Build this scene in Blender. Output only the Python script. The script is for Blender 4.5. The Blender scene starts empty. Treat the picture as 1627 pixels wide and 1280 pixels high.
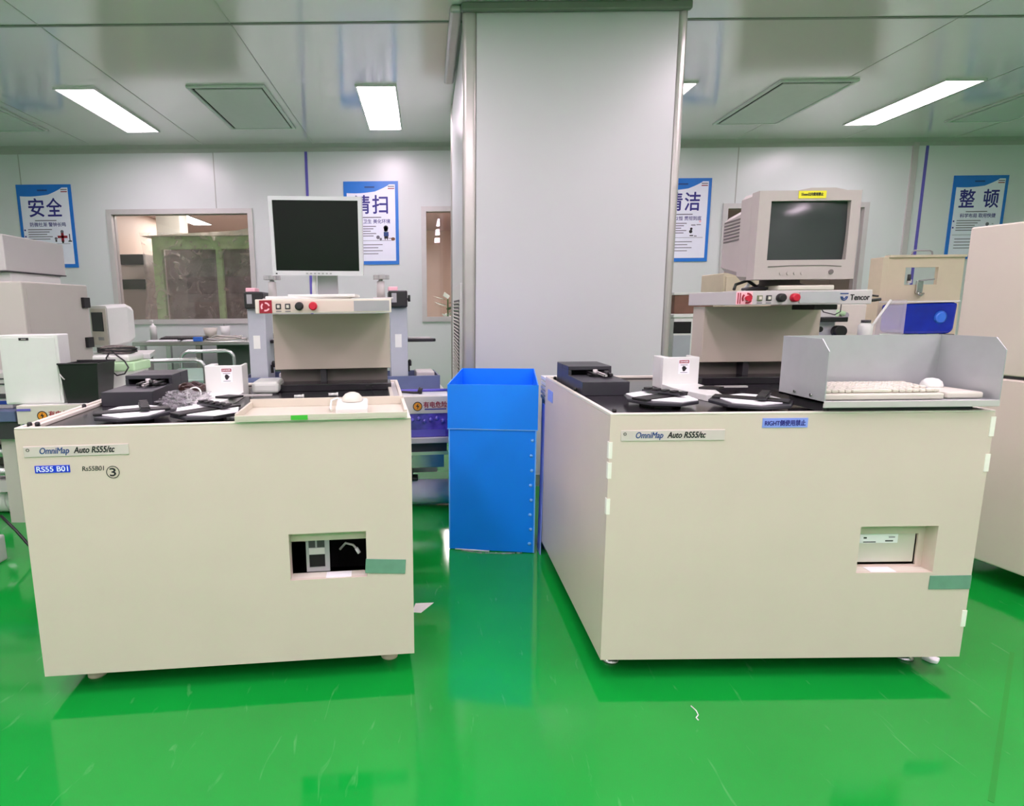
import bpy, bmesh, math, random
from math import radians as R, sin, cos, pi
from mathutils import Vector, Matrix

random.seed(7)
SC = bpy.context.scene
COL = SC.collection

# ------------------------------------------------------------------ camera
HC = 1.2
F = 930.0
PITCH = math.atan(152 / F)
ROLL = R(0.56)
cd = bpy.data.cameras.new('camera')
cam = bpy.data.objects.new('camera', cd)
COL.objects.link(cam)
cd.sensor_fit = 'HORIZONTAL'
cd.sensor_width = 36.0
cd.lens = F / 1627 * 36.0
cd.shift_x = (813.5 - 678.5) / 1627
cd.clip_start = 0.05
cam.matrix_world = Matrix.Translation((0, 0, HC)) @ Matrix.Rotation(R(90) - PITCH, 4, 'X') @ Matrix.Rotation(-ROLL, 4, 'Z')
SC.camera = cam

# ------------------------------------------------------------------ world / exposure
wd = bpy.data.worlds.new('world')
SC.world = wd
wd.use_nodes = True
wd.node_tree.nodes['Background'].inputs[0].default_value = (1, 1, 1, 1)
wd.node_tree.nodes['Background'].inputs[1].default_value = 0.05
SC.view_settings.view_transform = 'Standard'
SC.view_settings.look = 'None'
SC.view_settings.gamma = 1
SC.view_settings.exposure = 0.68
SC.view_settings.use_curve_mapping = False
SC.cycles.use_denoising = True
SC.cycles.max_bounces = 10
SC.cycles.diffuse_bounces = 6
SC.cycles.caustics_reflective = False
LAMP = 15.0          # strength of the ceiling light diffusers
LAMP_NEXT = 26.0      # lights of the neighbouring room


# ------------------------------------------------------------------ materials
def lin(c):
    c = c / 255.0
    return c / 12.92 if c <= 0.04045 else ((c + 0.055) / 1.055) ** 2.4


MATS = {}


def mat(name, rgb, rough=0.5, metal=0.0, spec=0.5, var=0.05, scale=14.0, bump=0.0, coat=0.0, emit=0.0, alpha=1.0, trans=0.0):
    if name in MATS:
        return MATS[name]
    m = bpy.data.materials.new(name)
    m.use_nodes = True
    nt = m.node_tree
    b = nt.nodes['Principled BSDF']
    col = (lin(rgb[0]), lin(rgb[1]), lin(rgb[2]), 1)
    b.inputs['Roughness'].default_value = rough
    b.inputs['Metallic'].default_value = metal
    b.inputs['Specular IOR Level'].default_value = spec
    b.inputs['Coat Weight'].default_value = coat
    b.inputs['Coat Roughness'].default_value = 0.08
    tc = nt.nodes.new('ShaderNodeTexCoord')
    nz = nt.nodes.new('ShaderNodeTexNoise')
    nz.inputs['Scale'].default_value = scale
    nz.inputs['Detail'].default_value = 4
    nt.links.new(tc.outputs['Object'], nz.inputs['Vector'])
    rp = nt.nodes.new('ShaderNodeMapRange')
    rp.inputs['From Min'].default_value = 0.3
    rp.inputs['From Max'].default_value = 0.7
    rp.inputs['To Min'].default_value = 1 - var
    rp.inputs['To Max'].default_value = 1.0
    nt.links.new(nz.outputs['Fac'], rp.inputs['Value'])
    mx = nt.nodes.new('ShaderNodeMix')
    mx.data_type = 'RGBA'
    mx.blend_type = 'MULTIPLY'
    mx.inputs['Factor'].default_value = 1.0
    mx.inputs['A'].default_value = col
    nt.links.new(rp.outputs['Result'], mx.inputs['B'])
    nt.links.new(mx.outputs['Result'], b.inputs['Base Color'])
    if bump:
        bp = nt.nodes.new('ShaderNodeBump')
        bp.inputs['Strength'].default_value = bump
        bp.inputs['Distance'].default_value = 0.02
        nt.links.new(nz.outputs['Fac'], bp.inputs['Height'])
        nt.links.new(bp.outputs['Normal'], b.inputs['Normal'])
    if emit:
        b.inputs['Emission Color'].default_value = col
        b.inputs['Emission Strength'].default_value = emit
    if alpha < 1:
        b.inputs['Alpha'].default_value = alpha
    if trans:
        b.inputs['Transmission Weight'].default_value = trans
    MATS[name] = m
    return m


def glass_mat(name, tint=(255, 255, 255), fac=0.09, rough=0.02):
    m = bpy.data.materials.new(name)
    m.use_nodes = True
    nt = m.node_tree
    nt.nodes.remove(nt.nodes['Principled BSDF'])
    tr = nt.nodes.new('ShaderNodeBsdfTransparent')
    tr.inputs[0].default_value = (lin(tint[0]), lin(tint[1]), lin(tint[2]), 1)
    gl = nt.nodes.new('ShaderNodeBsdfGlossy')
    gl.inputs['Roughness'].default_value = rough
    mx = nt.nodes.new('ShaderNodeMixShader')
    mx.inputs[0].default_value = fac
    nt.links.new(tr.outputs[0], mx.inputs[1])
    nt.links.new(gl.outputs[0], mx.inputs[2])
    nt.links.new(mx.outputs[0], nt.nodes['Material Output'].inputs[0])
    return m


def film_mat(name, rgb, opacity=0.3, rough=0.12, scale=9.0):
    """creased clear plastic: partly see-through, wrinkled gloss"""
    m = bpy.data.materials.new(name)
    m.use_nodes = True
    nt = m.node_tree
    b = nt.nodes['Principled BSDF']
    b.inputs['Base Color'].default_value = (lin(rgb[0]), lin(rgb[1]), lin(rgb[2]), 1)
    b.inputs['Roughness'].default_value = rough
    tc = nt.nodes.new('ShaderNodeTexCoord')
    nz = nt.nodes.new('ShaderNodeTexNoise')
    nz.inputs['Scale'].default_value = scale
    nz.inputs['Distortion'].default_value = 1.5
    nt.links.new(tc.outputs['Object'], nz.inputs['Vector'])
    bp = nt.nodes.new('ShaderNodeBump')
    bp.inputs['Strength'].default_value = 1.0
    bp.inputs['Distance'].default_value = 0.1
    nt.links.new(nz.outputs['Fac'], bp.inputs['Height'])
    nt.links.new(bp.outputs['Normal'], b.inputs['Normal'])
    rp = nt.nodes.new('ShaderNodeMapRange')
    rp.inputs['From Min'].default_value = 0.35
    rp.inputs['From Max'].default_value = 0.75
    rp.inputs['To Min'].default_value = opacity * 0.5
    rp.inputs['To Max'].default_value = min(1, opacity * 1.8)
    nt.links.new(nz.outputs['Fac'], rp.inputs['Value'])
    nt.links.new(rp.outputs['Result'], b.inputs['Alpha'])
    return m


def floor_mat():
    m = bpy.data.materials.new('green_epoxy')
    m.use_nodes = True
    nt = m.node_tree
    b = nt.nodes['Principled BSDF']
    tc = nt.nodes.new('ShaderNodeTexCoord')
    big = nt.nodes.new('ShaderNodeTexNoise')
    big.inputs['Scale'].default_value = 1.3
    big.inputs['Detail'].default_value = 3
    nt.links.new(tc.outputs['Object'], big.inputs['Vector'])
    rmp = nt.nodes.new('ShaderNodeValToRGB')
    rmp.color_ramp.elements[0].position = 0.3
    rmp.color_ramp.elements[0].color = (0.004, 0.27, 0.030, 1)
    rmp.color_ramp.elements[1].position = 0.75
    rmp.color_ramp.elements[1].color = (0.007, 0.33, 0.040, 1)
    nt.links.new(big.outputs['Fac'], rmp.inputs[0])
    # pale scuffs: sparse stretched noise
    mp = nt.nodes.new('ShaderNodeMapping')
    mp.inputs['Scale'].default_value = (14, 3, 1)
    mp.inputs['Rotation'].default_value = (0, 0, 0.5)
    nt.links.new(tc.outputs['Object'], mp.inputs[0])
    sc = nt.nodes.new('ShaderNodeTexNoise')
    sc.inputs['Scale'].default_value = 2.0
    sc.inputs['Detail'].default_value = 6
    sc.inputs['Distortion'].default_value = 0.8
    nt.links.new(mp.outputs[0], sc.inputs['Vector'])
    sr = nt.nodes.new('ShaderNodeMapRange')
    sr.inputs['From Min'].default_value = 0.66
    sr.inputs['From Max'].default_value = 0.82
    sr.inputs['To Max'].default_value = 0.3
    nt.links.new(sc.outputs['Fac'], sr.inputs['Value'])
    mx = nt.nodes.new('ShaderNodeMix')
    mx.data_type = 'RGBA'
    nt.links.new(sr.outputs['Result'], mx.inputs['Factor'])
    nt.links.new(rmp.outputs['Color'], mx.inputs['A'])
    mx.inputs['B'].default_value = (0.25, 0.55, 0.28, 1)
    nt.links.new(mx.outputs['Result'], b.inputs['Base Color'])
    b.inputs['Roughness'].default_value = 0.07
    b.inputs['Specular IOR Level'].default_value = 0.55
    rr = nt.nodes.new('ShaderNodeMapRange')
    rr.inputs['To Min'].default_value = 0.045
    rr.inputs['To Max'].default_value = 0.13
    nt.links.new(big.outputs['Fac'], rr.inputs['Value'])
    nt.links.new(rr.outputs['Result'], b.inputs['Roughness'])
    return m


WALL = mat('white_wall_panel', (218, 224, 222), 0.28, var=0.02, scale=2)
CEIL = mat('ceiling_panel', (236, 236, 234), 0.13, metal=0.25, var=0.03, scale=1.5, spec=1.0)
CEILD = mat('ceiling_joint', (120, 128, 116), 0.4)
COVE = mat('cove_trim', (176, 180, 172), 0.35, var=0.03)
ALU = mat('aluminium_trim', (186, 184, 178), 0.3, metal=0.55, var=0.06)
COLP = mat('column_panel', (196, 199, 198), 0.33, var=0.02, scale=2)
GREEN = floor_mat()
FRAME = mat('window_frame', (205, 203, 200), 0.35, metal=0.2)
GLASS = glass_mat('window_glass', (246, 244, 244), 0.06)
CREAM = mat('cream_painted_steel', (216, 200, 188), 0.42, var=0.03, scale=5)
CREAMT = mat('cream_tray', (206, 200, 184), 0.42, var=0.03)
CREAML = mat('cream_edge', (222, 215, 203), 0.4, var=0.02)
TAUPE = mat('taupe_painted_steel', (190, 180, 165), 0.45, var=0.04, scale=6)
WHITE = mat('white_plastic', (224, 226, 221), 0.38, var=0.03)
OFFW = mat('off_white_plastic', (210, 206, 193), 0.42, var=0.04)
SILV = mat('silver_plastic', (214, 211, 217), 0.35, var=0.03)
GREY = mat('grey_plastic', (160, 160, 162), 0.45)
GREYL = mat('light_grey_paint', (196, 192, 190), 0.42, var=0.04, scale=4)
GREYC = mat('warm_grey_paint', (198, 193, 184), 0.42, var=0.04, scale=4)
CRT = mat('crt_shell', (182, 172, 168), 0.5, var=0.04)
CRTD = mat('crt_slot', (112, 104, 102), 0.6)
SCRB = mat('black_screen', (9, 8, 8), 0.25, spec=0.4)
SCRG = mat('grey_screen', (58, 62, 62), 0.12, spec=0.6, var=0.1, scale=3)
BLACK = mat('black_plastic', (22, 21, 23), 0.45)
BLACKT = mat('black_top', (40, 37, 42), 0.17, spec=0.6, var=0.2, scale=12)
DARK = mat('dark_grey', (58, 56, 60), 0.5)
DARKM = mat('dark_anodised', (52, 52, 58), 0.42, var=0.12)
CAVE = mat('cavity_black', (12, 11, 12), 0.8)
BROWNG = mat('recess_grey', (120, 112, 106), 0.55)
RED = mat('red_plastic', (196, 22, 52), 0.35)
REDD = mat('dark_red_plate', (150, 14, 40), 0.4)
PINK = mat('pale_pink_print', (246, 190, 200), 0.5)
BLUEB = mat('blue_corrugated_plastic', (0, 134, 255), 0.42, var=0.07, scale=3)
BLUEE = mat('blue_edge', (110, 180, 250), 0.5)
BLUEP = mat('poster_blue', (30, 120, 214), 0.35, var=0.05)
POSTW = mat('poster_white', (236, 240, 252), 0.35, var=0.02)
NAVY = mat('navy_ink', (44, 38, 132), 0.5)
INK = mat('black_ink', (28, 26, 30), 0.6)
INKG = mat('grey_ink', (110, 108, 120), 0.6)
INKB = mat('blue_ink', (40, 70, 130), 0.6)
INKR = mat('red_ink', (150, 30, 48), 0.6)
YEL = mat('yellow_label', (236, 226, 40), 0.5)
ORNG = mat('orange_ink', (226, 150, 40), 0.5)
LBLB = mat('blue_label', (28, 58, 214), 0.45)
LBLP = mat('periwinkle_label', (140, 160, 240), 0.5)
LBLG = mat('plate_grey', (222, 207, 204), 0.35, metal=0.15)
TAPE = mat('grey_green_tape', (110, 156, 134), 0.55, var=0.12, scale=25)
TAPEG = mat('bright_green_tape', (70, 190, 60), 0.5)
TABW = mat('white_tape', (246, 243, 234), 0.5)
STEEL = mat('stainless_steel', (200, 202, 200), 0.22, metal=0.9, var=0.08)
ALSH = mat('brushed_aluminium', (196, 198, 200), 0.42, metal=0.55, var=0.05, scale=20)
TOWER = mat('blue_grey_paint', (172, 178, 184), 0.4, var=0.05)
BENCHB = mat('slate_blue_metal', (92, 104, 138), 0.35, var=0.1)
PURPLE = mat('purple_acrylic', (104, 84, 200), 0.15, var=0.5, scale=26)
PURPD = mat('purple_dark', (66, 46, 150), 0.3, var=0.4, scale=30)
PURPL = mat('purple_strip', (104, 96, 190), 0.35)
PVC = mat('white_pvc', (246, 243, 240), 0.35)
GLASSG = mat('pale_green_plastic', (188, 226, 178), 0.35, var=0.06)
CLEARP = mat('frosted_plastic', (226, 230, 222), 0.3, var=0.08, scale=8)
CARDB = mat('brown_cardboard', (128, 92, 74), 0.7, var=0.3, scale=9)
RMU = mat('machine_beige', (218, 206, 194), 0.45, var=0.04, scale=4)
RML = mat('machine_light_beige', (228, 211, 202), 0.45, var=0.04, scale=4)
BEIGE = mat('beige_panel', (212, 201, 174), 0.45, var=0.04)
DBLUE = mat('deep_blue_plastic', (10, 36, 170), 0.14, var=0.3, scale=9, spec=0.7)
LBLUE = mat('pack_and_highlight_blue', (60, 120, 226), 0.25)
BLUEI = mat('instrument_blue', (34, 60, 150), 0.3)
PAPER = mat('paper_white', (244, 243, 246), 0.6, var=0.02)
BROWN = mat('brown_bundle', (70, 46, 42), 0.3, var=0.5, scale=40)
RUBB = mat('rubber', (30, 30, 32), 0.7)
LAMPM = mat('lamp_diffuser', (255, 230, 248), 0.4, var=0.0, emit=LAMP)
LAMPN = mat('lamp_diffuser_next_room', (255, 250, 246), 0.4, var=0.0, emit=LAMP_NEXT)
VENT = mat('filter_vent_panel', (206, 216, 208), 0.4, spec=0.6, var=0.03)
NEXTW = mat('next_room_wall', (214, 196, 182), 0.5, var=0.06, scale=2)
NEXTC = mat('next_room_ceiling', (186, 168, 166), 0.35, var=0.06, scale=1)
MAUVE = mat('mauve_machine', (214, 190, 198), 0.5, var=0.3, scale=3)
GREENF = mat('green_frame', (172, 214, 150), 0.45, var=0.2, scale=4)
LEAF = mat('leaf_green', (60, 132, 44), 0.5, var=0.3)
FILM = film_mat('clear_plastic_film', (238, 226, 220), 0.23, scale=6.0)
BAG = film_mat('clear_plastic_bag', (236, 234, 238), 0.28, scale=22)
ACRY = mat('clear_acrylic', (224, 218, 224), 0.2, alpha=0.3, var=0.1)


# ------------------------------------------------------------------ mesh builder
class MB:
    def __init__(self):
        self.bm = bmesh.new()
        self.mats = []
        self.n0 = 0

    def mi(self, m):
        if m not in self.mats:
            self.mats.append(m)
        return self.mats.index(m)

    def _start(self):
        self.n0 = len(self.bm.verts)

    def new(self):
        self.bm.verts.ensure_lookup_table()
        return list(self.bm.verts)[self.n0:]

    def T(self, M):
        for v in self.new():
            v.co = M @ v.co
        return self

    def box(self, x0, x1, y0, y1, z0, z1, m, bev=0.0, seg=2):
        self._start()
        i = self.mi(m)
        bm = self.bm
        vs = [bm.verts.new((x, y, z)) for x in (x0, x1) for y in (y0, y1) for z in (z0, z1)]
        fs = []
        for q in ((0, 1, 3, 2), (4, 6, 7, 5), (0, 4, 5, 1), (2, 3, 7, 6), (0, 2, 6, 4), (1, 5, 7, 3)):
            f = bm.faces.new([vs[k] for k in q])
            f.material_index = i
            fs.append(f)
        if bev > 0:
            es = list({e for f in fs for e in f.edges})
            bmesh.ops.bevel(bm, geom=es, offset=bev, segments=seg, affect='EDGES', profile=0.5, clamp_overlap=True)
        return self

    def prism(self, pts, z0, z1, m, bev=0.0):
        """polygon in x-y extruded z0..z1"""
        self._start()
        i = self.mi(m)
        bm = self.bm
        a = [bm.verts.new((p[0], p[1], z0)) for p in pts]
        b = [bm.verts.new((p[0], p[1], z1)) for p in pts]
        n = len(pts)
        fs = [bm.faces.new(a[::-1]), bm.faces.new(b)]
        for k in range(n):
            fs.append(bm.faces.new((a[k], a[(k + 1) % n], b[(k + 1) % n], b[k])))
        for f in fs:
            f.material_index = i
        bmesh.ops.recalc_face_normals(bm, faces=fs)
        if bev > 0:
            es = list({e for f in fs for e in f.edges})
            bmesh.ops.bevel(bm, geom=es, offset=bev, segments=2, affect='EDGES', profile=0.5, clamp_overlap=True)
        return self

    def tube(self, pts, r, m, seg=10, closed=False, rads=None):
        self._start()
        i = self.mi(m)
        bm = self.bm
        P = [Vector(p) for p in pts]
        n = len(P)
        rings = []
        nrm = None
        for k in range(n):
            if closed:
                t = (P[(k + 1) % n] - P[k - 1]).normalized()
            else:
                t = (P[min(k + 1, n - 1)] - P[max(k - 1, 0)]).normalized()
            if nrm is None:
                a = Vector((0, 0, 1)) if abs(t.z) < 0.9 else Vector((1, 0, 0))
                nrm = t.cross(a).normalized()
            else:
                nrm = (nrm - t * nrm.dot(t))
                nrm = nrm.normalized() if nrm.length > 1e-6 else t.orthogonal().normalized()
            b = t.cross(nrm)
            rr = rads[k] if rads else r
            rings.append([bm.verts.new(P[k] + (nrm * cos(2 * pi * j / seg) + b * sin(2 * pi * j / seg)) * rr) for j in range(seg)])
        fs = []
        for k in range(n if closed else n - 1):
            A, B = rings[k], rings[(k + 1) % n]
            for j in range(seg):
                f = bm.faces.new((A[j], A[(j + 1) % seg], B[(j + 1) % seg], B[j]))
                f.smooth = True
                fs.append(f)
        if not closed:
            fs.append(bm.faces.new(rings[0][::-1]))
            fs.append(bm.faces.new(rings[-1]))
        for f in fs:
            f.material_index = i
        bmesh.ops.recalc_face_normals(bm, faces=fs)
        return self

    def cyl(self, p0, p1, r, m, r1=None, seg=20):
        return self.tube([p0, p1], r, m, seg, rads=[r, r if r1 is None else r1])

    def lathe(self, prof, c, m, seg=24):
        self._start()
        i = self.mi(m)
        bm = self.bm
        rings = []
        for (r, z) in prof:
            rings.append([bm.verts.new((c[0] + r * cos(2 * pi * j / seg), c[1] + r * sin(2 * pi * j / seg), c[2] + z)) for j in range(seg)])
        fs = []
        for k in range(len(prof) - 1):
            for j in range(seg):
                f = bm.faces.new((rings[k][j], rings[k][(j + 1) % seg], rings[k + 1][(j + 1) % seg], rings[k + 1][j]))
                f.smooth = True
                fs.append(f)
        fs.append(bm.faces.new(rings[0][::-1]))
        fs.append(bm.faces.new(rings[-1]))
        for f in fs:
            f.material_index = i
        bmesh.ops.recalc_face_normals(bm, faces=fs)
        return self

    def holed(self, x0, x1, z0, z1, hx0, hx1, hz0, hz1, y0, y1, m):
        """upright slab with a rectangular hole through it (one clean mesh)"""
        self._start()
        i = self.mi(m)
        bm = self.bm
        o = [(x0, z0), (x1, z0), (x1, z1), (x0, z1)]
        h = [(hx0, hz0), (hx1, hz0), (hx1, hz1), (hx0, hz1)]
        V = {}
        for nm, L in (('o', o), ('h', h)):
            for k, (x, z) in enumerate(L):
                for yy, y in ((0, y0), (1, y1)):
                    V[nm, k, yy] = bm.verts.new((x, y, z))
        fs = []
        for k in range(4):
            j = (k + 1) % 4
            for yy in (0, 1):
                fs.append(bm.faces.new((V['o', k, yy], V['o', j, yy], V['h', j, yy], V['h', k, yy])))
            fs.append(bm.faces.new((V['o', k, 0], V['o', j, 0], V['o', j, 1], V['o', k, 1])))
            fs.append(bm.faces.new((V['h', k, 0], V['h', j, 0], V['h', j, 1], V['h', k, 1])))
        for f in fs:
            f.material_index = i
        bmesh.ops.recalc_face_normals(bm, faces=fs)
        return self

    def text(self, s, size, m, loc, shear=0.0, bold=0.0, width=None, M=None, align='LEFT', ext=0.0004, vert=True):
        """lettering facing -y (upright) at loc; align about loc; width fits the line"""
        if bold:
            loc = Vector(loc)
            for dx, dz in ((-1, 0), (1, 0), (0, -1), (0, 1)):
                self.text(s, size, m, loc + Vector((dx * bold * 0.8, -.00003 * (dx + 2 * dz), dz * bold * 0.8)), shear, 0.0, width, M, align, ext, vert)
            return self
        cu = bpy.data.curves.new('lettering', 'FONT')
        cu.body = s
        cu.size = size
        cu.shear = shear
        cu.offset = bold
        cu.extrude = ext
        cu.align_x = align
        ob = bpy.data.objects.new('lettering_tmp', cu)
        COL.objects.link(ob)
        dg = bpy.context.evaluated_depsgraph_get()
        me = bpy.data.meshes.new_from_object(ob.evaluated_get(dg))
        bpy.data.objects.remove(ob)
        bpy.data.curves.remove(cu)
        self._start()
        f0 = len(self.bm.faces)
        self.bm.from_mesh(me)
        bpy.data.meshes.remove(me)
        self.bm.faces.ensure_lookup_table()
        i = self.mi(m)
        for f in list(self.bm.faces)[f0:]:
            f.material_index = i
        vs = self.new()
        if vs and width:
            xs = [v.co.x for v in vs]
            w = max(xs) - min(xs)
            if align == 'LEFT':
                x0 = min(xs)
                for v in vs:
                    v.co.x = (v.co.x - x0) * width / w
            else:
                for v in vs:
                    v.co.x *= width / w
        Q = Matrix.Translation(loc) @ (Matrix.Rotation(R(90), 4, 'X') if vert else Matrix.Identity(4))
        if M:
            Q = M @ Q
        return self.T(Q)

    def build(self, name, parent=None):
        me = bpy.data.meshes.new(name)
        self.bm.to_mesh(me)
        self.bm.free()
        for m in self.mats:
            me.materials.append(m)
        o = bpy.data.objects.new(name, me)
        COL.objects.link(o)
        if parent:
            o.parent = parent
        return o


def tag(o, label, cat, group=None, kind=None):
    o['label'] = label
    o['category'] = cat
    if group:
        o['group'] = group
    if kind:
        o['kind'] = kind
    return o


def thing(name, label, cat, loc=(0, 0, 0), rz=0.0, group=None):
    o = bpy.data.objects.new(name, None)
    o.empty_display_size = 0.05
    COL.objects.link(o)
    o.location = loc
    o.rotation_euler = (0, 0, rz)
    return tag(o, label, cat, group)


def struct(name, mb, parent=None, label=None):
    o = mb.build(name, parent)
    if not parent:
        o['kind'] = 'structure'
    if label:
        o['label'] = label
    return o


def B(*a, **k):
    return MB().box(*a, **k)


def arc(cx, cz, r, a0, a1, n=8):
    return [(cx + r * cos(a0 + (a1 - a0) * k / n), cz + r * sin(a0 + (a1 - a0) * k / n)) for k in range(n + 1)]


def arch_tube(x0, x1, z0, z1, y, r=0.05):
    """inverted-U tube centre line in the x-z plane"""
    pts = [(x0, y, z0)]
    pts += [(x, y, z) for x, z in arc(x0 + r, z1 - r, r, pi, pi / 2)]
    pts += [(x, y, z) for x, z in arc(x1 - r, z1 - r, r, pi / 2, 0)]
    pts.append((x1, y, z0))
    return pts


# ------------------------------------------------------------------ the room
YW, ZC = 6.84, 2.98
XL, XR, YF = -5.6, 8.4, -3.6

struct('floor', B(XL, XR, YF, YW + 0.1, -0.06, 0, GREEN))
struct('floor_1', B(XL, XR, YW + 0.1, 12.5, -0.06, 0, mat('next_room_floor', (176, 160, 152), 0.3)))
cl = struct('ceiling', B(XL, XR, YF, YW, ZC, ZC + 0.06, CEIL))
m = MB()
for y in (-1.35, 1.35, 4.04):
    m.box(XL, XR, y - 0.012, y + 0.012, ZC - 0.004, ZC, CEILD)
struct('ceiling_joint', m, cl)
m = MB()
for x in (-4.84, -3.64, -2.43, -1.22, 3.4, 4.6, 5.8, 7.0):
    m.box(x - 0.004, x + 0.004, YF, YW, ZC - 0.0025, ZC, COVE)
struct('ceiling_seam', m, cl)

# back wall with three window openings (full-height strips between them, sill and head panels)
WZ0, WZ1 = 1.08, 2.27
WINS = [(-3.535, -1.985), (0.0, 1.5), (3.39, 4.94)]
m = MB()
xs = [XL] + [v for w in WINS for v in w] + [XR]
for k in range(0, len(xs), 2):
    m.box(xs[k], xs[k + 1], YW, YW + 0.10, 0, ZC, WALL)
for a, b in WINS:
    m.box(a, b, YW, YW + 0.10, 0, WZ0, WALL)
    m.box(a, b, YW, YW + 0.10, WZ1, ZC, WALL)
wb = struct('wall_back', m)
m = MB()
for x in (-4.5, -2.342, 3.477, 7.2):
    for a, b in ((0, WZ0 if any(p < x < q for p, q in WINS) else ZC), (WZ1 if any(p < x < q for p, q in WINS) else ZC, ZC)):
        if b > a:
            m.box(x - 0.005, x + 0.005, YW - 0.003, YW, a, b, COVE)
struct('panel_seam', m, wb)
m = MB()
m.box(-1.33, -1.30, YW - 0.006, YW, 0, ZC, PURPL)
m.box(5.55, 5.58, YW - 0.006, YW, 0, ZC, PURPL)
struct('blue_film_strip', m, wb, 'blue film strip along a wall panel edge')
m = MB()
m.box(5.40, 5.46, YW - 0.02, YW, 0, ZC, GREYL)
struct('joint_profile', m, wb)
struct('wall_left', B(XL - 0.1, XL, YF, YW, 0, ZC, WALL))
struct('wall_right', B(XR, XR + 0.1, YF, YW, 0, ZC, WALL))
struct('wall_front', B(XL, XR, YF - 0.1, YF, 0, ZC, WALL))
m = MB()
m.prism([(0, 0), (0.07, 0), (0.05, 0.012), (0.02, 0.035), (0.01, 0.07), (0, 0.07)], XL, XR, COVE)
m.T(Matrix(((0, 0, 1, 0), (-1, 0, 0, YW), (0, -1, 0, ZC), (0, 0, 0, 1))))
struct('trim_1', m)
struct('baseboard_back', B(XL, XR, YW - 0.02, YW, 0, 0.08, ALU))

for k, (a, b) in enumerate(WINS):
    m = MB()
    m.holed(a - 0.045, b + 0.045, WZ0 - 0.045, WZ1 + 0.045, a + 0.01, b - 0.01, WZ0 + 0.01, WZ1 - 0.01, YW - 0.018, YW + 0.03, FRAME)
    w = struct('window_%d' % (k + 1), m)
    struct('pane', B(a + 0.01, b - 0.01, YW + 0.045, YW + 0.051, WZ0, WZ1, GLASS), w)
    struct('reveal', MB().holed(a, b, WZ0, WZ1, a + 0.012, b - 0.012, WZ0 + 0.012, WZ1 - 0.012, YW + 0.052, YW + 0.10, FRAME), w)

# neighbouring room behind the windows
struct('wall_1', B(XL, XR, 12.4, 12.5, 0, 2.75, NEXTW))
struct('wall_2', B(XL - 0.1, XL, YW + 0.1, 12.4, 0, 2.75, NEXTW))
struct('wall_3', B(XR, XR + 0.1, YW + 0.1, 12.4, 0, 2.75, NEXTW))
struct('ceiling_1', B(XL, XR, YW + 0.1, 12.5, 2.75, 2.80, NEXTC))
struct('wall_4', B(0.85, 1.0, YW + 0.1, 12.4, 0, 2.75, NEXTW))
struct('wall_5', B(-4.75, -4.65, YW + 0.1, 10.5, 0, 2.75, NEXTW))
m = MB()
m.box(-3.95, -3.60, 8.9, 9.2, 0, 2.75, WHITE, 0.01)
struct('trim_2', m)

for k, (x, y, lab) in enumerate([(-4.1, 10.6, 'far room ceiling light seen through the left window, left one'),
                                 (-2.75, 10.3, 'far room ceiling light seen through the left window, right one'),
                                 (-2.9, 8.2, 'far room ceiling light just under the top of the left window'),
                                 (0.45, 9.4, 'far room ceiling light seen through the narrow window beside the column'),
                                 (4.6, 9.0, 'far room ceiling light behind the right window')]):
    t = thing('ceiling_light', lab, 'light', (x, y, 2.75), 0, 'lights of the room beyond the windows')
    MB().holed(-0.17, 0.17, -0.62, 0.62, -0.15, 0.15, -0.60, 0.60, -0.012, 0, WHITE).T(Matrix.Rotation(R(-90), 4, 'X') @ Matrix.Identity(4)).build('frame', t).location = (0, 0, -0.013)
    B(-0.15, 0.15, -0.60, 0.60, -0.012, -0.004, LAMPN).build('diffuser', t)

# plastic-wrapped machine with a green frame, right behind the left window
t = thing('wrapped_machine', 'plastic wrapped machine with a pale green frame behind the left window', 'machine', (-2.72, 7.9, 0))
MB().holed(-0.86, 0.80, 0.2, 2.14, -0.74, 0.70, 1.02, 1.98, 0.0, 0.06, GREENF).build('frame', t)
B(-0.03, 0.05, -0.01, 0.05, 1.02, 1.98, GREENF).build('mullion', t)
B(-0.86, 0.80, 0.5, 0.9, 0.0, 2.10, MAUVE, 0.02).build('body', t)
m = MB()
m.box(-0.5, 0.0, 0.38, 0.48, 1.1, 1.3, REDD)
m.box(0.12, 0.62, 0.38, 0.48, 1.02, 1.14, REDD)
m.box(-0.6, -0.2, 0.40, 0.48, 1.3, 1.9, DARK)
m.box(0.15, 0.3, 0.30, 0.4, 1.35, 1.55, PAPER)
m.build('inner_equipment', t)
B(-0.74, 0.70, 0.10, 0.106, 1.02, 1.98, glass_mat('dusty_pane', (200, 186, 192), 0.12, 0.2)).build('pane', t)
m = MB()
nx, nz = 36, 26
m._start()
vs = {}
fi = m.mi(FILM)
for a in range(nx + 1):
    for b in range(nz + 1):
        x = -0.95 + 2.15 * a / nx
        z = 0.6 + 1.58 * b / nz
        w = 0.03 * sin(7 * x + 5 * z) + 0.02 * sin(23 * x - 11 * z + 1.3) + 0.03 * (random.random() - 0.5)
        vs[a, b] = m.bm.verts.new((x, -0.10 + w + (0.3 * (x - 0.8) if x > 0.8 else 0), z))
for a in range(nx):
    for b in range(nz):
        f = m.bm.faces.new((vs[a, b], vs[a + 1, b], vs[a + 1, b + 1], vs[a, b + 1]))
        f.material_index = fi
        f.smooth = True
m.build('plastic_wrap', t)
MB().prism([(-0.95, 2.14), (0.3, 2.2), (0.75, 2.30), (1.1, 2.28), (1.2, 2.14)], -0.1, 0.9, OFFW).T(Matrix(((1, 0, 0, 0), (0, 0, 1, 0), (0, 1, 0, 0), (0, 0, 0, 1)))).build('top_cover', t)

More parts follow.
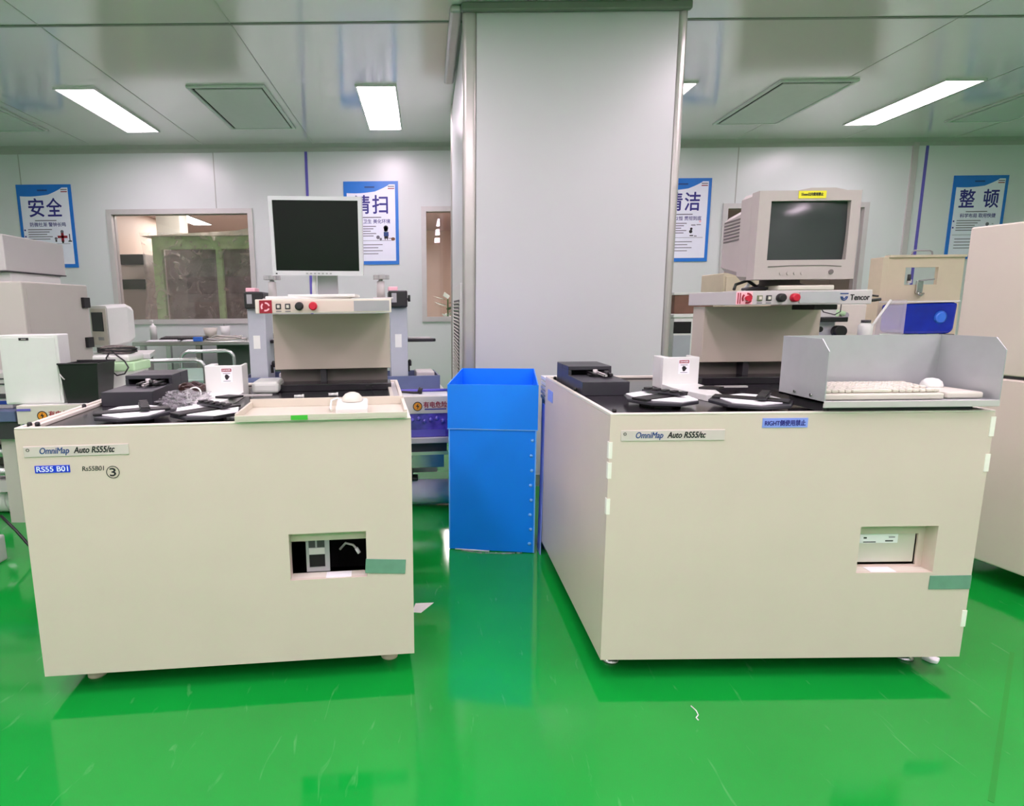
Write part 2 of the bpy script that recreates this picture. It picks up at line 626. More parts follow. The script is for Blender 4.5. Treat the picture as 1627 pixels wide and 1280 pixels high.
t = thing('equipment_rack', 'dark equipment rack at the left edge of the left window', 'rack', (-4.25, 8.7, 0))
B(-0.2, 0.2, 0, 0.4, 0, 2.0, GREYL, 0.01).build('housing', t)
for z in (1.5, 1.85):
    B(-0.17, 0.17, -0.03, -.0005, z, z + 0.14, DARK).build('module', t)

# leaves seen through the narrow window
t = thing('potted_plant', 'green leafy plant seen at the bottom of the narrow window beside the column', 'plant', (0.27, 7.35, 0))
MB().lathe([(0.10, 0), (0.15, 0.3), (0.14, 0.3)], (0, 0, 0.5), OFFW).build('pot', t)
B(-0.25, 0.25, -0.2, 0.2, 0, 0.5, GREYL, 0.01).build('stand', t)
m = MB()
for k in range(26):
    a = random.uniform(0, 2 * pi)
    z = 0.8 + 0.52 * k / 26
    l = random.uniform(0.12, 0.24)
    d = Vector((cos(a), sin(a) * 0.6, 0.25)).normalized()
    s = d.cross(Vector((0, 0, 1))).normalized() * 0.045
    p = Vector((0, 0, z))
    pts = [p, p + d * l * .4 + s, p + d * l, p + d * l * .4 - s]
    m._start()
    fv = [m.bm.verts.new(q) for q in pts]
    f = m.bm.faces.new(fv)
    f.material_index = m.mi(LEAF)
m.cyl((0, 0, 0.75), (0, 0, 1.3), 0.008, LEAF)
m.build('foliage', t)

# ------------------------------------------------------------------ column
CX0, CX1, CY0, CY1 = 0.235, 1.585, 3.82, 5.60
m = MB()
m.box(CX0 + 0.02, CX1 - 0.02, CY0 + 0.012, CY1 - 0.012, 0, ZC, COLP)
col = struct('wall_column', m)
struct('panel', B(CX0 + 0.085, CX1 - 0.055, CY0 + 0.004, CY0 + 0.012, 0.06, ZC - 0.05, COLP), col)
struct('side_panel', B(CX0 + 0.012, CX0 + 0.02, CY0 + 0.08, CY1 - 0.05, 0.06, ZC - 0.05, WALL), col)
for nm, x0, x1 in (('corner_post', CX0, CX0 + 0.085), ('corner_post', CX1 - 0.055, CX1)):
    struct(nm, B(x0, x1, CY0 - 0.004, CY0 + 0.06, 0, ZC, ALU, 0.022, 4), col)
struct('corner_post', B(CX0, CX0 + 0.06, CY1 - 0.06, CY1, 0, ZC, ALU, 0.02, 4), col)
struct('head_trim', B(CX0 - 0.01, CX1 + 0.012, CY0 - 0.03, CY0 + 0.01, ZC - 0.05, ZC, CEILD, 0.01), col)
struct('ceiling_cove', B(CX0 - 0.075, CX0, CY0 + 0.0, 4.98, ZC - 0.045, ZC, ALU, 0.018, 3), col)
struct('base_trim', B(CX0 - 0.006, CX1 + 0.006, CY0 - 0.008, CY1, 0, 0.08, ALU), col)
m = MB()
m.box(CX0 - 0.004, CX0 + 0.012, 4.02, 5.02, 0.30, 1.36, WHITE, 0.004)
struct('vent_frame', m, col)
m = MB()
for k in range(34):
    z = 0.40 + k * 0.025
    m.box(-0.012, 0.004, 4.12, 4.90, -0.004, 0.004, GREYC).T(Matrix.Translation((CX0 - 0.004, 0, z)) @ Matrix.Rotation(R(38), 4, 'Y'))
m.box(CX0 - 0.006, CX0 - 0.003, 4.12, 4.90, 0.39, 1.25, DARK)
struct('louver', m, col)

# ------------------------------------------------------------------ ceiling lights and filter vents
LX = [-2.83, -0.39, 2.05, 4.38]
NM = ['leftmost', 'second from the left', 'third from the left, half hidden by the column', 'rightmost']
VIEWL = ['white light panel in the back row of the ceiling, above the left poster',
         'white light panel in the back row of the ceiling, just left of the column',
         'white light panel at the right edge of the column, almost hidden behind it',
         'long slanting white light panel at the right of the ceiling']


def ceiling_light(x, y, lab, L=1.16, W=0.31):
    t = thing('ceiling_light', lab, 'light', (x, y, ZC), 0, 'ceiling light panels of the clean room')
    m = MB()
    for a, b, c, d in ((-W / 2 - .014, W / 2 + .014, -L / 2 - .014, -L / 2), (-W / 2 - .014, W / 2 + .014, L / 2, L / 2 + .014),
                       (-W / 2 - .014, -W / 2, -L / 2, L / 2), (W / 2, W / 2 + .014, -L / 2, L / 2)):
        m.box(a, b, c, d, -0.016, 0, WHITE)
    m.build('frame', t)
    B(-W / 2, W / 2, -L / 2, L / 2, -0.010, -0.002, LAMPM).build('diffuser', t)


for k, x in enumerate(LX):
    ceiling_light(x, 5.67, VIEWL[k])
for r, y in enumerate((2.75, 0.9, -0.7, -2.4)):  # unseen rows; those past the first are added to brighten the machine fronts
    for k, x in enumerate((LX + [6.8]) if r == 0 else [-3.2, -1.4, 0.4, 2.2, 4.0]):
        ceiling_light(x, y, 'ceiling light out of the picture, row %s the viewer, %s' % (('well before', 'added just before', 'added just behind', 'added far behind')[r], ['first', 'second', 'third', 'fourth', 'fifth', 'sixth', 'seventh'][k] + ' from the left'))

for k, (x, lab) in enumerate([(-4.06, 'grey filter vent at the left edge of the ceiling'),
                              (-1.60, 'grey filter vent between the two left ceiling lights'),
                              (3.19, 'grey filter vent right of the column'),
                              (5.50, 'grey filter vent at the right edge of the ceiling')]):
    t = thing('ceiling_vent', lab, 'vent', (x, 5.63, ZC), 0, 'filter vents in the ceiling')
    m = MB()
    for a, b, c, d in ((-.32, .32, -.57, -.545), (-.32, .32, .545, .57), (-.32, -.29, -.545, .545), (.29, .32, -.545, .545)):
        m.box(a, b, c, d, -0.018, 0, VENT, 0.004)
    m.build('frame', t)
    B(-0.266, 0.278, -0.515, 0.532, -0.018, -0.008, VENT, 0.003).build('perforated_panel', t)
    m = MB()
    m.box(-.29, .29, -.545, .545, -0.006, -0.0005, CAVE)
    m.build('gap', t)


# ------------------------------------------------------------------ posters
def poster(xc, title, sub, label, pic, split=0.28):
    t = thing('wall_poster', label, 'poster', (xc, YW, 1.685), 0, 'blue framed clean room posters')
    W, H = 0.61, 0.905
    B(-W / 2, W / 2, -0.010, -0.001, 0, H, BLUEP).build('backing', t)
    m = MB()
    pts = [(-W / 2 + .035, .04), (W / 2 - .035, .04), (W / 2 - .035, H - .035), (W / 2 - .10, H - .035)]
    for k in range(9):
        u = k / 8
        pts.append((W / 2 - .10 - .16 * u, H - .035 - .075 * (u ** 0.8)))
    for k in range(1, 9):
        u = k / 8
        pts.append((W / 2 - .26 - u * (W - .295), H - .11 - .018 * sin(u * pi / 1.4)))
    m.prism(pts, 0, 0.001, POSTW)
    m.T(Matrix(((1, 0, 0, 0), (0, 0, -1, -0.0101), (0, 1, 0, 0), (0, 0, 0, 1))))
    m.build('printed_sheet', t)
    m = MB()
    for k, ch in enumerate(title):
        m.text(ch, 0.215, NAVY, (-split / 2 - .085 + k * split, -0.0116, 0.575), bold=0.004, width=0.17)
    m.build('title_lettering', t)
    m = MB()
    m.text(sub, 0.05, NAVY, (-0.19, -0.0116, 0.455), bold=0.0008, width=0.40)
    m.build('slogan_lettering', t)
    m = MB()
    m.box(-.13, .11, -0.0118, -0.0112, .512, .522, INKG)
    for k in range(5):
        z = .415 - k * .026
        m.box(-.22, .05 - .03 * (k % 3), -0.0118, -0.0112, z, z + .009, INKG)
    for k in range(2):
        m.box(-.262, -.245, -0.0118, -0.0112, .405 - .07 * k, .422 - .07 * k, NAVY)
    m.box(-.25, .24, -0.0118, -0.0112, .262, .266, INKG)
    for k in range(4):
        z = .215 - k * .033
        m.box(-.22, .12 - .05 * (k % 2), -0.0118, -0.0112, z, z + .008, INKG)
    m.box(-.07, .04, -0.0118, -0.0112, H - .07, H - .055, INKB)
    for k in range(2):
        m.box(.19, .262, -0.0118, -0.0112, H - .062 - .022 * k, H - .052 - .022 * k, INKR if k else INKG)
    m.build('small_print', t)
    m = MB()
    y = -0.0113

    def disc(x, z, r, mm, sx=1.0):
        m.prism([(x + r * sx * cos(a * pi / 8), z + r * sin(a * pi / 8)) for a in range(16)], 0, 0.0006, mm)
        m.T(Matrix(((1, 0, 0, 0), (0, 0, -1, y), (0, 1, 0, 0), (0, 0, 0, 1))))

    def rect(x0, x1, z0, z1, mm):
        m.box(x0, x1, y - .0006, y, z0, z1, mm)
    if pic == 0:
        rect(.145, .175, .285, .385, INKR); rect(.105, .215, .325, .352, INKR)
        disc(.16, .395, .018, INKG); rect(.15, .17, .27, .30, INK)
        disc(.085, .32, .016, INKG); disc(.085, .295, .011, INK)
        rect(.235, .245, .29, .37, INK); rect(.222, .262, .285, .297, INK)
    elif pic == 1:
        disc(.16, .385, .03, POSTW); disc(.16, .402, .026, INK, 1.0); disc(.16, .383, .024, PAPER)
        rect(.135, .19, .31, .358, INKB); rect(.14, .185, .285, .312, INK)
        rect(.145, .155, .27, .285, INKG); rect(.17, .18, .27, .285, INKG)
        disc(.24, .28, .018, CARDB, 1.3); rect(.19, .235, .285, .291, CARDB)
        disc(.07, .30, .02, INKG); disc(.10, .28, .014, INKG)
    elif pic == 2:
        rect(.10, .15, .395, .405, INKG); rect(.16, .21, .40, .408, INKG)
        disc(.105, .36, .014, INK); disc(.10, .33, .019, INK); rect(.09, .13, .28, .292, INK); rect(.14, .17, .275, .285, INKG)
        disc(.20, .44, .012, PINK)
    else:
        disc(.13, .38, .02, INKG); rect(.115, .145, .30, .36, INK)
        rect(.09, .125, .325, .337, INKG); rect(.135, .175, .325, .337, INKG); disc(.21, .385, .016, POSTW); rect(.18, .20, .38, .386, INKG)
    m.build('illustration', t)


poster(-4.255, '安全', '防微杜渐 警钟长鸣', 'blue bordered wall poster titled 安全, above the left grey cabinet', 0, 0.20)
poster(-0.605, '清扫', '清洁卫生 美化环境', 'blue bordered wall poster titled 清扫, half behind the flat monitor', 1, 0.20)
poster(2.895, '清洁', '持之以恒 贯彻到底', 'blue bordered wall poster titled 清洁, half hidden by the column', 2, 0.20)
poster(6.205, '整顿', '科学布局 取用快捷', 'blue bordered wall poster titled 整顿, at the right above the tall beige machine', 3, 0.27)


# ------------------------------------------------------------------ the two wafer mapping machines
MW, MD, MZ0 = 1.155, 0.965, 0.075


def mapping_machine(loc, rz, dz, which, label):
    t = thing('wafer_mapping_machine', label, 'machine', loc, rz)
    ZT = 0.874 + dz
    left = which == 'left'
    hx0, hx1 = (0.767, 1.007) if left else (0.791, 1.031)
    hz0, hz1 = (0.352, 0.505) if left else (0.364, 0.517)
    # front panel with the recess hole
    MB().holed(0, MW, MZ0, ZT, hx0, hx1, hz0, hz1, 0.0, 0.012, CREAM).build('front_panel', t)
    m = MB()
    m.box(0, 0.012, 0.013, MD, MZ0, ZT - .004, CREAM)
    m.box(MW - 0.012, MW, 0.013, MD, MZ0, ZT - .004, CREAM)
    m.box(0.012, MW - 0.012, MD - 0.012, MD, MZ0, ZT - .004, CREAM)
    m.box(0.012, MW - 0.012, 0.013, MD - 0.012, MZ0, MZ0 + 0.01, DARK)
    m.build('cabinet_body', t)
    # recess lining
    m = MB()
    d = 0.05
    m.box(hx0 - .006, hx0, .0121, d, hz0 - .006, hz1 + .006, CREAM)
    m.box(hx1, hx1 + .006, .0121, d, hz0 - .006, hz1 + .006, CREAM)
    m.box(hx0, hx1, .0121, d, hz1, hz1 + .006, CREAM)
    m.box(hx0, hx1, .0121, d, hz0 - .006, hz0, CREAML)
    m.box(hx0, hx1, d - .006, d, hz1 - .042, hz1, CREAM)
    if not left:
        m.box(hx0, hx1, d - .006, d, hz0, hz0 + .006, CREAM)
        m.box(hx1 - .02, hx1, d - .006, d, hz0 + .006, hz1 - .042, CREAM)
    m.build('recess', t)
    if left:
        B(hx0 + .04, hx1 + .1, .30, .31, hz0 - .1, hz1 + .1, CAVE).build('cavity_back', t)
        m = MB()
        a = hx0 + .045
        m.holed(a, a + .075, hz0 + .002, hz1 - .03, a + .009, a + .060, hz0 + .016, hz0 + .060, .052, .058, GREY)
        m.box(a + .009, a + .030, .050, .053, hz0 + .085, hz0 + .118, DARK)
        m.box(a + .036, a + .060, .050, .053, hz0 + .085, hz0 + .118, DARK)
        m.box(a + .010, a + .060, .050, .053, hz0 + .062, hz0 + .082, GREYL)
        m.box(a + .009, a + .060, .0585, .064, hz0 + .016, hz0 + .060, CAVE)
        m.build('disk_drive', t)
        m = MB()
        m.tube([(hx0 + .15, .11, hz0 + .05), (hx0 + .17, .10, hz0 + .075), (hx0 + .195, .09, hz0 + .072), (hx0 + .21, .085, hz0 + .055)], .004, GREYL)
        m.cyl((hx0 + .205, .086, hz0 + .062), (hx0 + .215, .083, hz0 + .045), .006, PAPER)
        m.build('cable', t)
        m = MB()
        m.box(hx0 + .11, hx0 + .19, .004, .045, hz0 + .0005, hz0 + .002, PAPER)
        m.build('flat_white_piece', t)
    else:
        B(hx0 + .006, hx1 - .022, .051, .060, hz0 + .012, hz1 - .03, OFFW, .003).build('paper_tray_cover', t)
        m = MB()
        m.box(hx0 + .035, hx0 + .16, .0495, .0509, hz1 - .075, hz1 - .045, PAPER)
        m.box(hx0 + .05, hx0 + .06, .049, .0496, hz1 - .06, hz1 - .055, INK)
        m.box(hx0 + .05, hx0 + .09, .049, .0496, hz1 - .073, hz1 - .070, INK)
        m.box(hx0 + .12, hx0 + .145, .049, .0496, hz1 - .070, hz1 - .066, INK)
        m.box(hx0 + .13, hx0 + .15, .049, .0496, hz1 - .057, hz1 - .054, INKG)
        m.build('printed_label', t)
        B(hx0 + .05, hx0 + .13, .004, .04, hz0 + .0005, hz0 + .002, PAPER).build('flat_white_piece', t)
    # top: glossy black deck in a white rim
    B(.013, MW - .013, .0125, MD - .013, ZT - .02, ZT - .006, BLACKT).build('black_deck', t)
    m = MB()
    m.box(0, MW, 0.0, .016, ZT, ZT + .006, CREAML, .002)
    m.box(0, MW, MD - .03, MD, ZT - .004, ZT + .006, CREAML, .002)
    wl, wr = (.045, .05) if left else (.014, .02)
    for x0, x1 in ((0, wl), (MW - wr, MW)):
        if x1 - x0 > .03:
            m.box(x0, x0 + .014, .016, MD - .03, ZT - .004, ZT + .006, CREAML, .002)
            m.box(x0 + .014, x1 - .014, .016, MD - .03, ZT - .006, ZT - .001, GREYL)
            m.box(x1 - .014, x1, .016, MD - .03, ZT - .006, ZT + .006, CREAML, .002)
        else:
            m.box(x0, x1, .016, MD - .03, ZT - .004, ZT + .006, CREAML, .002)
    m.build('top_rim', t)
    for (x, y) in ((.028, .03), (.05, .03), (.66, .02), (.03, .36)) if left else ((.02, .03), (.66, .018), (.02, .5), (.02, .86)):
        MB().lathe([(.007, 0), (.007, .010), (.004, .013)], (x, y, ZT + .004), BLACK, 12).build('bumper', t)
    # feet
    for x, y in ((.07 if not left else .10, .115), (MW - .08, .115), (.10, MD - .1), (MW - .08, MD - .1)):
        m = MB()
        m.lathe([(.029, 0), (.029, .007), (.018, .015), (.010, .02), (.010, .08)], (x, y, 0), BEIGE if left else STEEL)
        m.build('foot', t)
    # name plate
    m = MB()
    px0, px1, pz0, pz1 = (.02, .315, .778, .810) if left else (.033, .346, .796, .829)
    m.box(px0, px1, -.0025, -.0003, pz0, pz1, LBLG, .0015)
    pl = m.build('name_plate', t)
    m = MB()
    m.text('OmniMap', .026, INKB, (px0 + .045, -.0028, pz0 + .009), shear=.25, bold=.0006, width=.082)
    m.text('Auto RS55/tc', .026, INK, (px0 + .14, -.0028, pz0 + .009), shear=.25, bold=.0009, width=.115)
    m.build('lettering', pl)
    m = MB()
    m.tube([(px0 + .012 + .004 * cos(a * pi / 6), -.0029, pz1 - .011 + .004 * sin(a * pi / 6)) for a in range(12)], .0009, INK, 5, True)
    m.build('maker_mark', pl)
    # stickers
    if left:
        b = B(.045, .143, -.002, -.0003, .729, .751, LBLB).build('blue_sticker', t)
        MB().text('RS55 B01', .022, POSTW, (.05, -.0023, .733), bold=.0004, width=.088).build('lettering', b)
        m = MB()
        m.text('Rs55B01', .02, INK, (.177, -.0006, .731), shear=.1, width=.062)
        m.text('3', .034, INK, (.254, -.0006, .713), bold=.0006, width=.017)
        m.tube([(.263 + .018 * cos(a * pi / 12), -.0006, .7245 + .018 * sin(a * pi / 12)) for a in range(24)], .0011, INK, 5, True)
        m.build('handwriting', t)
        tb = MB()
        tb.box(0, .128, -.0025, -.0003, -.024, .024, TAPE, .001).T(Matrix.Translation((1.003, 0, .389)) @ Matrix.Rotation(R(4), 4, 'Y'))
        tb.build('grey_green_tape', t)
    else:
        b = B(.457, .593, -.002, -.0003, .833, .862, LBLP).build('periwinkle_sticker', t)
        MB().text('RIGHT側使用禁止', .019, NAVY, (.464, -.0023, .840), bold=.0006, width=.122).build('lettering', b)
        B(1.024, MW, -.0025, -.0003, .308, .354, TAPE, .001).build('grey_green_tape', t)
        for z0, z1 in ((.742, .793), (.679, .729), (.565, .615)):
            B(-.0022, .009, -.0022, .012, z0, z1, TABW).build('white_tape', t)
        for z0, z1 in ((.80, .86), (.69, .745), (.18, .235)):
            B(MW - .012, MW + .0022, -.0022, .012, z0, z1, TABW).build('white_tape', t)
        b = B(-.002, -.0003, .80, .90, .78, .83, LBLP).build('side_sticker', t)
    # cassette station: low front half, tall back half with a notch
    bl = MB()
    bx0, bx1 = (.055, .235) if left else (.03, .206)
    z0 = ZT - .006
    bl.box(bx0, bx1, .436, .665, z0, z0 + .052, DARKM, .002)
    bl.box(bx0, bx1, .77, .87, z0, z0 + .088, DARKM, .002)
    bl.box(bx0, bx1, .66, .77, z0 + .072, z0 + .088, DARKM, .002)
    bl.box(bx0, bx0 + .012, .66, .77, z0, z0 + .072, DARKM)
    bl.box(bx1 - .012, bx1, .66, .77, z0, z0 + .072, DARKM)
    st = bl.build('cassette_station', t)
    m = MB()
    for k, (x, y, l) in enumerate(((.085, .56, .15), (.115, .53, .17), (.145, .56, .13))):
        m.box(bx0 + x - .007, bx0 + x + .007, y, y + l, z0 + .058, z0 + .068, (BLACK, GREYL, BLACK)[k], .002)
    m.box(bx0 + .07, bx0 + .165, .60, .64, z0 + .0522, z0 + .060, BLACK, .002)
    m.cyl((bx0 + .10, .625, z0 + .06), (bx0 + .10, .625, z0 + .078), .009, GREYL)
    m.cyl((bx0 + .13, .575, z0 + .06), (bx0 + .13, .575, z0 + .078), .008, BLACK)
    m.build('clamp_slide', st)
    # white bracket with the warning label
    m = MB()
    x0, x1, yb = .385, .53, .585
    m.box(x0, x1, yb, yb + .012, z0, z0 + .128, WHITE, .003)
    m.box(x0, x0 + .03, yb + .012, yb + .10, z0, z0 + .128, WHITE, .003)
    m.box(x1 - .012, x1, yb + .012, yb + .10, z0, z0 + .128, WHITE, .003)
    m.prism([(x0, yb), (x1, yb), (x1, yb - .12), (x1 - .05, yb - .30), (x1 - .11, yb - .30), (x0 + .0, yb - .12)], z0, z0 + .022, WHITE, .002)
    br = m.build('arm_guard', t)
    m = MB()
    lx = x0 + .062
    m.box(lx, lx + .044, yb - .0012, yb - .0002, z0 + .062, z0 + .118, PAPER)
    m.box(lx + .003, lx + .041, yb - .0018, yb - .0012, z0 + .104, z0 + .116, INKR)
    m.text('DANGER', .009, PAPER, (lx + .006, yb - .0022, z0 + .107), bold=.0002, width=.032)
    m.box(lx + .008, lx + .036, yb - .0018, yb - .0012, z0 + .096, z0 + .098, INKG)
    m.box(lx + .008, lx + .036, yb - .0018, yb - .0012, z0 + .066, z0 + .068, INKG)
    hp = [(lx + .016, z0 + .078), (lx + .014, z0 + .086), (lx + .017, z0 + .091), (lx + .020, z0 + .094), (lx + .023, z0 + .092), (lx + .027, z0 + .092),
          (lx + .029, z0 + .087), (lx + .034, z0 + .085), (lx + .028, z0 + .077), (lx + .025, z0 + .072), (lx + .019, z0 + .072)]
    m.prism(hp, 0, .0006, INK).T(Matrix(((1, 0, 0, 0), (0, 0, -1, yb - .0012), (0, 1, 0, 0), (0, 0, 0, 1))))
    m.build('warning_label', br)
    # transfer blade on the guard
    m = MB()
    m.prism([(.46, .43), (.52, .40), (.56, .44), (.50, .47)], z0 + .023, z0 + .030, BLACK)
    m.box(.54, .66, .46, .475, z0 + .022, z0 + .028, GREYL)
    m.build('transfer_blade', t)
    # console
    PX0, PX1, PY = .626, 1.119, .775
    m = MB()
    m.box(PX0, PX1, PY, PY + .008, ZT + .082, ZT + .317, TAUPE, .002)
    m.box(PX0, PX0 + .008, PY + .008, PY + .105, ZT + .082, ZT + .317, TAUPE)
    m.box(PX1 - .008, PX1, PY + .008, PY + .105, ZT + .082, ZT + .317, TAUPE)
    m.build('console_shroud', t)
    m = MB()
    m.box(PX0 + .012, PX1 - .012, PY + .07, PY + .10, z0, ZT + .30, BROWNG)
    m.box(PX0 + .19, PX0 + .215, PY + .02, PY + .07, z0, ZT + .10, DARK)
    m.build('console_frame', t)
    B(PX0 - .02, PX1, PY - .06, PY + .06, z0, z0 + .03, BLACKT, .003).build('stage_bed', t)
    BX0, BX1, BY0, BY1, BZ0, BZ1 = .61, 1.118, .495, .90, ZT + .322, ZT + .375
    m = MB()
    m.box(BX0, BX1, BY0, BY1, BZ0, BZ1, CREAML if left else GREYL, .003)
    bar = m.build('control_bar', t)
    yb = BY0
    if left:
        B(BX0 + .012, BX1 - .008, yb - .0015, yb - .0002, BZ0 + .006, BZ1 - .008, CREAM).build('fascia', bar)
        B(BX1 - .142, BX1 - .008, yb - .0025, yb - .0015, BZ0 + .006, BZ1 - .008, GREY).build('blank_plate', bar)
    else:
        B(BX0 + .235, BX0 + .385, yb - .0025, yb - .0002, BZ0 + .006, BZ1 - .006, ALSH).build('blank_plate', bar)
    # emergency stop
    ex, ez = BX0 + .038, (BZ0 + BZ1) / 2 - .001
    if left:
        e = B(ex - .022, ex + .024, yb - .0035, yb - .0015, ez - .024, ez + .024, REDD).build('stop_plate', bar)
        rr = .017
    else:
        e = B(ex - .040, ex + .020, yb - .0035, yb - .0002, ez - .023, ez + .024, PINK).build('stop_plate', bar)
        rr = .0205
        MB().box(ex - .036, ex - .032, yb - .0045, yb - .0035, ez - .02, ez + .02, INKR).box(ex - .028, ex - .024, yb - .0045, yb - .0035, ez - .02, ez + .02, INKR).build('red_stripe', e)
        MB().tube([(ex, yb - .0036, ez), (ex, yb - .02, ez)], .014, RED, 20, rads=[.009, .011]).build('stop_button', e)
    m = MB()
    for k in range(3):
        a0 = k * 2 * pi / 3 + .2
        po = [(rr * cos(a0 + j * .18), rr * sin(a0 + j * .18)) for j in range(9)]
        pi_ = [(rr * .66 * cos(a0 + j * .18), rr * .66 * sin(a0 + j * .18)) for j in range(8, -1, -1)]
        m.prism(po + pi_, 0, .0008, PINK if left else INKR).T(Matrix(((1, 0, 0, ex), (0, 0, -1, yb - .0036), (0, 1, 0, ez), (0, 0, 0, 1))))
    m.build('turn_arrows', e)
    for k, x in enumerate((BX0 + .086, BX0 + .120)):
        m = MB()
        m.box(x - .010, x + .010, yb - .005, yb - .0002, ez - .010, ez + .011, DARK if (left or k) else mat('olive', (120, 130, 100), .5), .002)
        m.box(x - .006, x + .006, yb - .0075, yb - .005, ez - .006, ez + .007, OFFW, .001)
        m.build('rocker_switch', bar)
        B(x - .010, x + .010, yb - .0022, yb - .0016, ez - .019, ez - .016, INKG).build('switch_legend', bar)
    for x, mm in ((BX0 + .163, BLACK), (BX0 + .214, RED)):
        MB().tube([(x, yb - .0002, ez + .001), (x, yb - .004, ez + .001), (x, yb - .018, ez + .001), (x, yb - .021, ez + .001)], .014, mm, 22, rads=[.016, .016, .015, .011]).build('push_button', bar)
    if not left:
        m = MB()
        m.text('Tencor', .030, INK, (BX0 + .425, yb - .0012, ez - .010), bold=.0006, width=.072)
        cxl = BX0 + .402
        for rr, w in ((.014, .0022), (.008, .0018)):
            m.tube([(cxl + rr * cos(a * pi / 10 + pi) * .85, yb - .0012, ez + .004 - rr * sin(a * pi / 10)) for a in range(11)], w, INKB, 6)
        m.box(cxl - .018, cxl + .015, yb - .0016, yb - .0004, ez + .012, ez + .016, INKB)
        m.build('maker_lettering', bar)
    else:
        for x in (.634, 1.084):
            m = MB()
            m.box(x - .035, x + .05, .72, .80, BZ1, BZ1 + .008, GREYL, .002)
            m.cyl((x, .76, BZ1 + .008), (x, .76, BZ1 + .075), .018, GREYL, .016)
            kb = m.build('knob_post', t)
            m = MB()
            m.cyl((x, .76, BZ1 + .075), (x, .76, BZ1 + .083), .009, GREY)
            pts = []
            for j in range(40):
                a = j * 2 * pi / 40
                pts.append((x + (.031 + .006 * cos(5 * a)) * cos(a), .76 + (.031 + .006 * cos(5 * a)) * sin(a)))
            m.prism(pts, BZ1 + .083, BZ1 + .101, GREYL, .004)
            m.build('star_knob', kb)
        # slim cover plate on the bar
        B(BX0 + .03, BX0 + .35, BY0 + .05, BY0 + .30, BZ1, BZ1 + .012, WHITE, .003).build('top_plate', t)
    return t


LLOC, LRZ = (-1.2, 1.666, 0), R(5.3)
RLOC = (0.55, 1.725, 0)
mapping_machine(LLOC, LRZ, -0.014, 'left', 'cream wafer mapping machine at the left with blue RS55 B01 sticker')
mapping_machine(RLOC, 0, 0.0, 'right', 'cream wafer mapping machine at the right with Tencor control bar and RIGHT sticker')
ML = Matrix.Translation(LLOC) @ Matrix.Rotation(LRZ, 4, 'Z')


def lw(x, y, z):
    v = ML @ Vector((x, y, z))
    return (v.x, v.y, v.z)


def rw(x, y, z):
    return (RLOC[0] + x, RLOC[1] + y, z)


ZL, ZR = .854, .868      # deck heights of the two machines


# wafer platters: eight-sided black plate, white pads, black clamp bars
def platter(loc, rz, label, rx=.118, ry=.112):
    t = thing('wafer_platter', label, 'platter', loc, rz, 'wafer platters on the black decks')
    oc = [(rx * cos(a) * 1.04, ry * sin(a) * 1.04) for a in [pi / 8 + k * pi / 4 for k in range(8)]]
    m = MB()
    m.prism([(x * .55, y * .55) for x, y in oc], 0, .014, BLACK)
    m.build('hub', t)
    MB().prism(oc, .014, .026, DARKM, .003).build('plate', t)
    for s in (1, -1):
        m = MB()
        m.prism([(s * .030, -.085), (s * .110, -.038), (s * .112, .040), (s * .040, .092)], .0265, .030, PAPER)
        m.build('white_pad', t)
    m = MB()
    m.box(-.028, .028, -.11, .11, .0265, .034, BLACK, .002)
    m.box(-.09, .06, .02, .05, .0345, .043, DARKM, .002)
    m.build('clamp_bar', t)
    m = MB()
    for k in range(5):
        m.box(-.085 + .034 * k, -.065 + .034 * k, .022, .048, .0435, .050, BLACK, .002)
    m.build('rubber_finger', t)
    return t


platter(lw(.275, .150, ZL), R(-62), 'wafer platter at the front left corner of the left machine deck')
platter(lw(.508, .135, ZL), R(-38), 'wafer platter in the front middle of the left machine deck, beside the cream tray', .108, .104)
platter(rw(.232, .215, ZR), R(-58), 'wafer platter nearest the black station on the right machine deck')
platter(rw(.500, .150, ZR), R(-125), 'wafer platter on the right machine deck beside the aluminium keyboard shroud', .132, .122)

# ---- clear bag, brown bundle, white ring, screws on the left deck
m = MB()
m._start()
bm2 = m.bm
r = bmesh.ops.create_icosphere(bm2, subdivisions=4, radius=1.0)
for v in r['verts']:
    n = v.co.copy()
    k = 1 + .16 * sin(9 * n.x + 4 * n.y) + .12 * sin(13 * n.y + 7 * n.z) + .10 * sin(17 * n.z + 5 * n.x)
    v.co = Vector((n.x * .085 * k, n.y * .07 * k, max(-.001, .024 + n.z * .034 * k)))
for f in bm2.faces:
    f.material_index = m.mi(BAG)
    f.smooth = False
o = m.build('plastic_bag')
o.location = lw(.37, .375, ZL + .002)
tag(o, 'crumpled clear plastic bag between the black station and white guard on the left deck', 'bag')
m = MB()
for k in range(9):
    a0 = random.uniform(0, 6.28)
    tl = random.uniform(-.5, .5)
    pts = []
    for j in range(18):
        a = a0 + j * .35
        pts.append((.045 * cos(a), .035 * sin(a) * cos(tl), .042 + .03 * sin(a) * sin(tl) + .01 * sin(3 * a + k)))
    m.tube(pts, .0065, BROWN, 7)
o = m.build('cable_bundle')
o.location = lw(.415, .56 + .05, ZL)
o.location = lw(.335, .58, ZL)
tag(o, 'dark brown tangled bundle beside the white guard on the left deck', 'bundle')
m = MB()
m.tube([(.026 * cos(a * pi / 14), .012 * sin(a * pi / 14), .030 + .026 * sin(a * pi / 14)) for a in range(28)], .003, WHITE, 8, True)
o = m.build('white_ring')
o.location = lw(.37, .482, ZL)
tag(o, 'white plastic ring in front of the brown bundle', 'ring')
